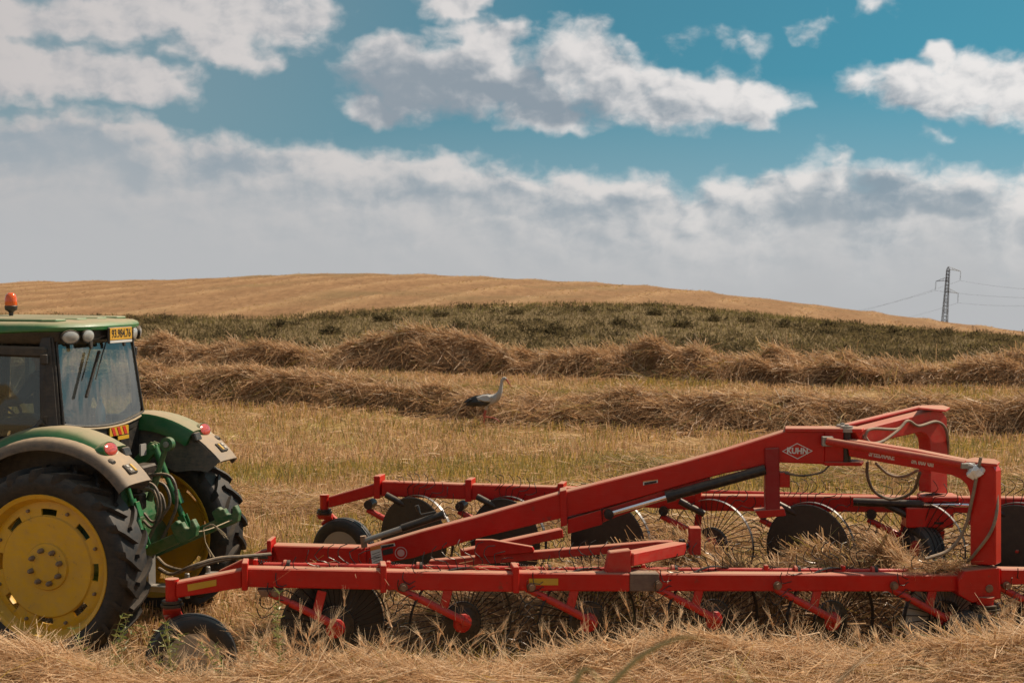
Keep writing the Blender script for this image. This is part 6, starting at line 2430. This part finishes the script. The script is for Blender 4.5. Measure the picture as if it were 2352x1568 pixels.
def build_ears():
    """bearded ears on bent stalks standing out of the foreground straw"""
    h = Heap()
    n = 820
    x = U(-4.3, 4.3, n)
    y = U(9.75, 10.9, n)
    # clumps that stand higher
    cl = [(-1.62, 10.4, 0.42, 150, 0.16), (1.05, 10.35, 0.40, 110, 0.08), (3.6, 10.3, 0.5, 80, 0.05), (-0.55, 10.5, 0.4, 25, 0.02)]
    ex = np.zeros(n)
    for cx, cy, r, m, hgt in cl:
        x = np.concatenate([x, RNG.normal(cx, r * 0.6, m)])
        y = np.concatenate([y, RNG.normal(cy, 0.18, m)])
        ex = np.concatenate([ex, np.full(m, hgt)])
    n = len(x)
    z = ground_z(x, y) + U(0.0, 0.15, n) - np.where((x < -1.95) & (x > -3.0), 0.10, 0.0)
    d = norm(np.stack([RNG.normal(0, 0.5, n), RNG.normal(-0.05, 0.35, n), U(0.25, 1.0, n)], -1))
    L = 0.06 + 0.46 * RNG.random(n) ** 2.6 * np.where(x > -1.9, 1.0, 0.6) + ex
    bend = np.stack([RNG.normal(0, 0.07, n), RNG.normal(0, 0.05, n), -U(0.0, 0.08, n)], -1)
    base = np.stack([x, y, z], -1)
    t = np.clip(RNG.normal(0.60, 0.07, n), 0.3, 0.72)
    h.add(blades(base, d, L, U(0.003, 0.005, n), bend, t, 3, 0.3))
    tip = base + d * L[:, None] + bend
    td = norm(d * L[:, None] + 2 * bend)
    # ear body: three crossed strips
    for k in range(3):
        h.add(blades(tip, td, U(0.06, 0.09, n), U(0.010, 0.015, n), RNG.normal(0, 0.008, (n, 3)), np.clip(t - 0.04, 0, 0.7), 2, 0.5))
    # awns
    per = 16
    i = np.repeat(np.arange(n), per)
    m = len(i)
    b = tip[i] + td[i] * U(0.0, 0.07, m)[:, None]
    h.add(blades(b, td[i] + RNG.normal(0, 0.20, (m, 3)), U(0.06, 0.13, m), np.full(m, 0.0020), RNG.normal(0, 0.01, (m, 3)), np.clip(t[i] + 0.06, 0, 0.72), 1, 0.6))
    h.build('barley_ears', 'straw', 'bearded dry barley ears sticking out of the foreground straw', 'barley')


def build_weeds():
    spec = [(-2.90, 10.35, 0.62, 5, 'leafy green weed in the foreground straw left of the near front castor'),
            (-2.42, 10.30, 0.58, 5, 'leafy green weed in front of the near front castor wheel'),
            (-1.60, 10.20, 0.78, 3, 'tall green weed in front of the dark near rake wheel'),
            (-1.95, 10.15, 0.45, 4, 'low green weed in the foreground straw right of the near front castor')]
    for k, (x, y, H_, ns, lab) in enumerate(spec):
        rg = random.Random(40 + k)
        g = float(ground_z(x, y))
        root = empty('weed', (x, y, g))
        tag(root, lab, 'weed')
        lv = Heap()
        for s in range(ns):
            m = MB()
            a = rg.uniform(0, 6.28)
            lean = rg.uniform(0.08, 0.28)
            top = Vector((lean * math.cos(a), 0.5 * lean * math.sin(a), H_ * rg.uniform(0.75, 1.0)))
            mid = top * 0.55 + Vector((rg.uniform(-0.03, 0.03), 0, 0.02))
            path = smooth_path([(0, 0, -0.02), mid, top], 5)
            m.tube(path, 0.0042, 5, r2=0.002)
            m.build('stem', 'weed_stem', root, smooth=True)
            nl = 9
            b = np.array([path[int(3 + (len(path) - 4) * j / (nl - 1))] for j in range(nl)])
            b = np.repeat(b, 4, axis=0)
            mm = len(b)
            ang = U(0, 6.28, mm)
            d = np.stack([np.cos(ang), np.sin(ang), U(0.1, 0.9, mm)], -1)
            lv.add(blades(b, d, U(0.03, 0.07, mm), U(0.008, 0.014, mm), np.stack([0 * ang, 0 * ang, -U(0, 0.02, mm)], -1), U(0.3, 1.0, mm), 2, 0.75))
        lo = lv.build('leaves', 'weed', None, None, 'stuff', root)
    # single grass blades close to the camera
    for pts, w, mt, lab in (([(1400, 1575, 2.3), (1470, 1508, 2.3), (1555, 1466, 2.3), (1620, 1470, 2.28), (1690, 1520, 2.25), (1745, 1600, 2.2)], 0.0075, 'weed_stem', 'blurred green grass blade arching up from the bottom edge of the view'),
                            ([(1860, 1640, 2.2), (1945, 1545, 2.2), (2010, 1496, 2.2)], 0.0065, 'twine', 'blurred brown straw close to the camera at the bottom edge')):
        P = [at(a, b, c) for a, b, c in pts]
        g = float(ground_z(P[0].x, P[0].y))
        ext = P[0] + (P[0] - P[1]) * 1.5
        low = Vector((ext.x - 0.12, ext.y, g - 0.02))
        path = smooth_path([low, ext] + P, 6)
        m = MB()
        n = len(path)
        vs = []
        for i, p in enumerate(path):
            k = w * (1 - 0.8 * (i / (n - 1)) ** 3)
            vs += [p + Vector((-0.5 * k, 0, 0.4 * k)), p + Vector((0, -0.3 * k, 0)), p + Vector((0.5 * k, 0, -0.4 * k)), p + Vector((0, 0.1 * k, 0.05 * k))]
        fs = [(i * 4 + j, i * 4 + (j + 1) % 4, i * 4 + 4 + (j + 1) % 4, i * 4 + 4 + j) for i in range(n - 1) for j in range(4)]
        m.add(vs, fs)
        tag(m.build('grass_blade', mt, None, smooth=True), lab, 'grass blade')


paint('twine_dark', (0.16, 0.11, 0.06), 0.9, 0.0, dust_low=0.0)
paint('weed_stem', (0.36, 0.30, 0.12), 0.6, 0.0, dust_low=0.05)
build_hill_straw()
build_scrub()
build_shrubs()
build_dry_weeds()
build_stork()
build_pylon()
build_ears()
build_weeds()


def build_caught_straw():
    h = Heap()
    for (x0, x1, y, off, n, sp, hh) in ((2085, 2130, 1304, -0.03, 260, 0.04, 0.05), (2140, 2212, 1306, -0.02, 420, 0.05, 0.07), (1490, 1560, 1312, -0.06, 60, 0.04, 0.03), (640, 1400, 1303, -0.05, 90, 0.05, 0.03)):
        px = U(x0, x1, n)
        b = np.array([NEARP(a, y, off) for a in px]) + np.stack([RNG.normal(0, 0.02, n), RNG.normal(0, sp, n), U(0.0, hh, n)], -1)
        d = np.stack([RNG.normal(0, 1, n), RNG.normal(0, 0.5, n), RNG.normal(0.05, 0.25, n)], -1)
        bend = np.stack([RNG.normal(0, 0.02, n), RNG.normal(0, 0.02, n), -U(0.0, 0.06, n)], -1)
        h.add(blades(b, d, U(0.05, 0.18, n), U(0.003, 0.006, n), bend, straw_tint(n, px, px, 0.05, 0.08), 3, 0.3))
    # wisps hanging from the swing arms and the far frame
    for hx, hy in ((1059, 1428), (1349, 1427), (1636, 1422), (1907, 1424), (2171, 1424)):
        n = 34
        b = np.array([NEARP(hx + a, hy - 40 + 0.45 * a, 0.05) for a in U(-70, 10, n)])
        d = np.stack([RNG.normal(0, 0.5, n), RNG.normal(0, 0.4, n), -np.ones(n)], -1)
        h.add(blades(b, d, U(0.06, 0.22, n), U(0.003, 0.006, n), RNG.normal(0, 0.04, (n, 3)), straw_tint(n, hx, hy, 0.1, 0.0), 3, 0.3))
    h.build('caught_straw', 'straw', 'loose straw caught on the beams and arms of the rake', 'straw')


build_caught_straw()
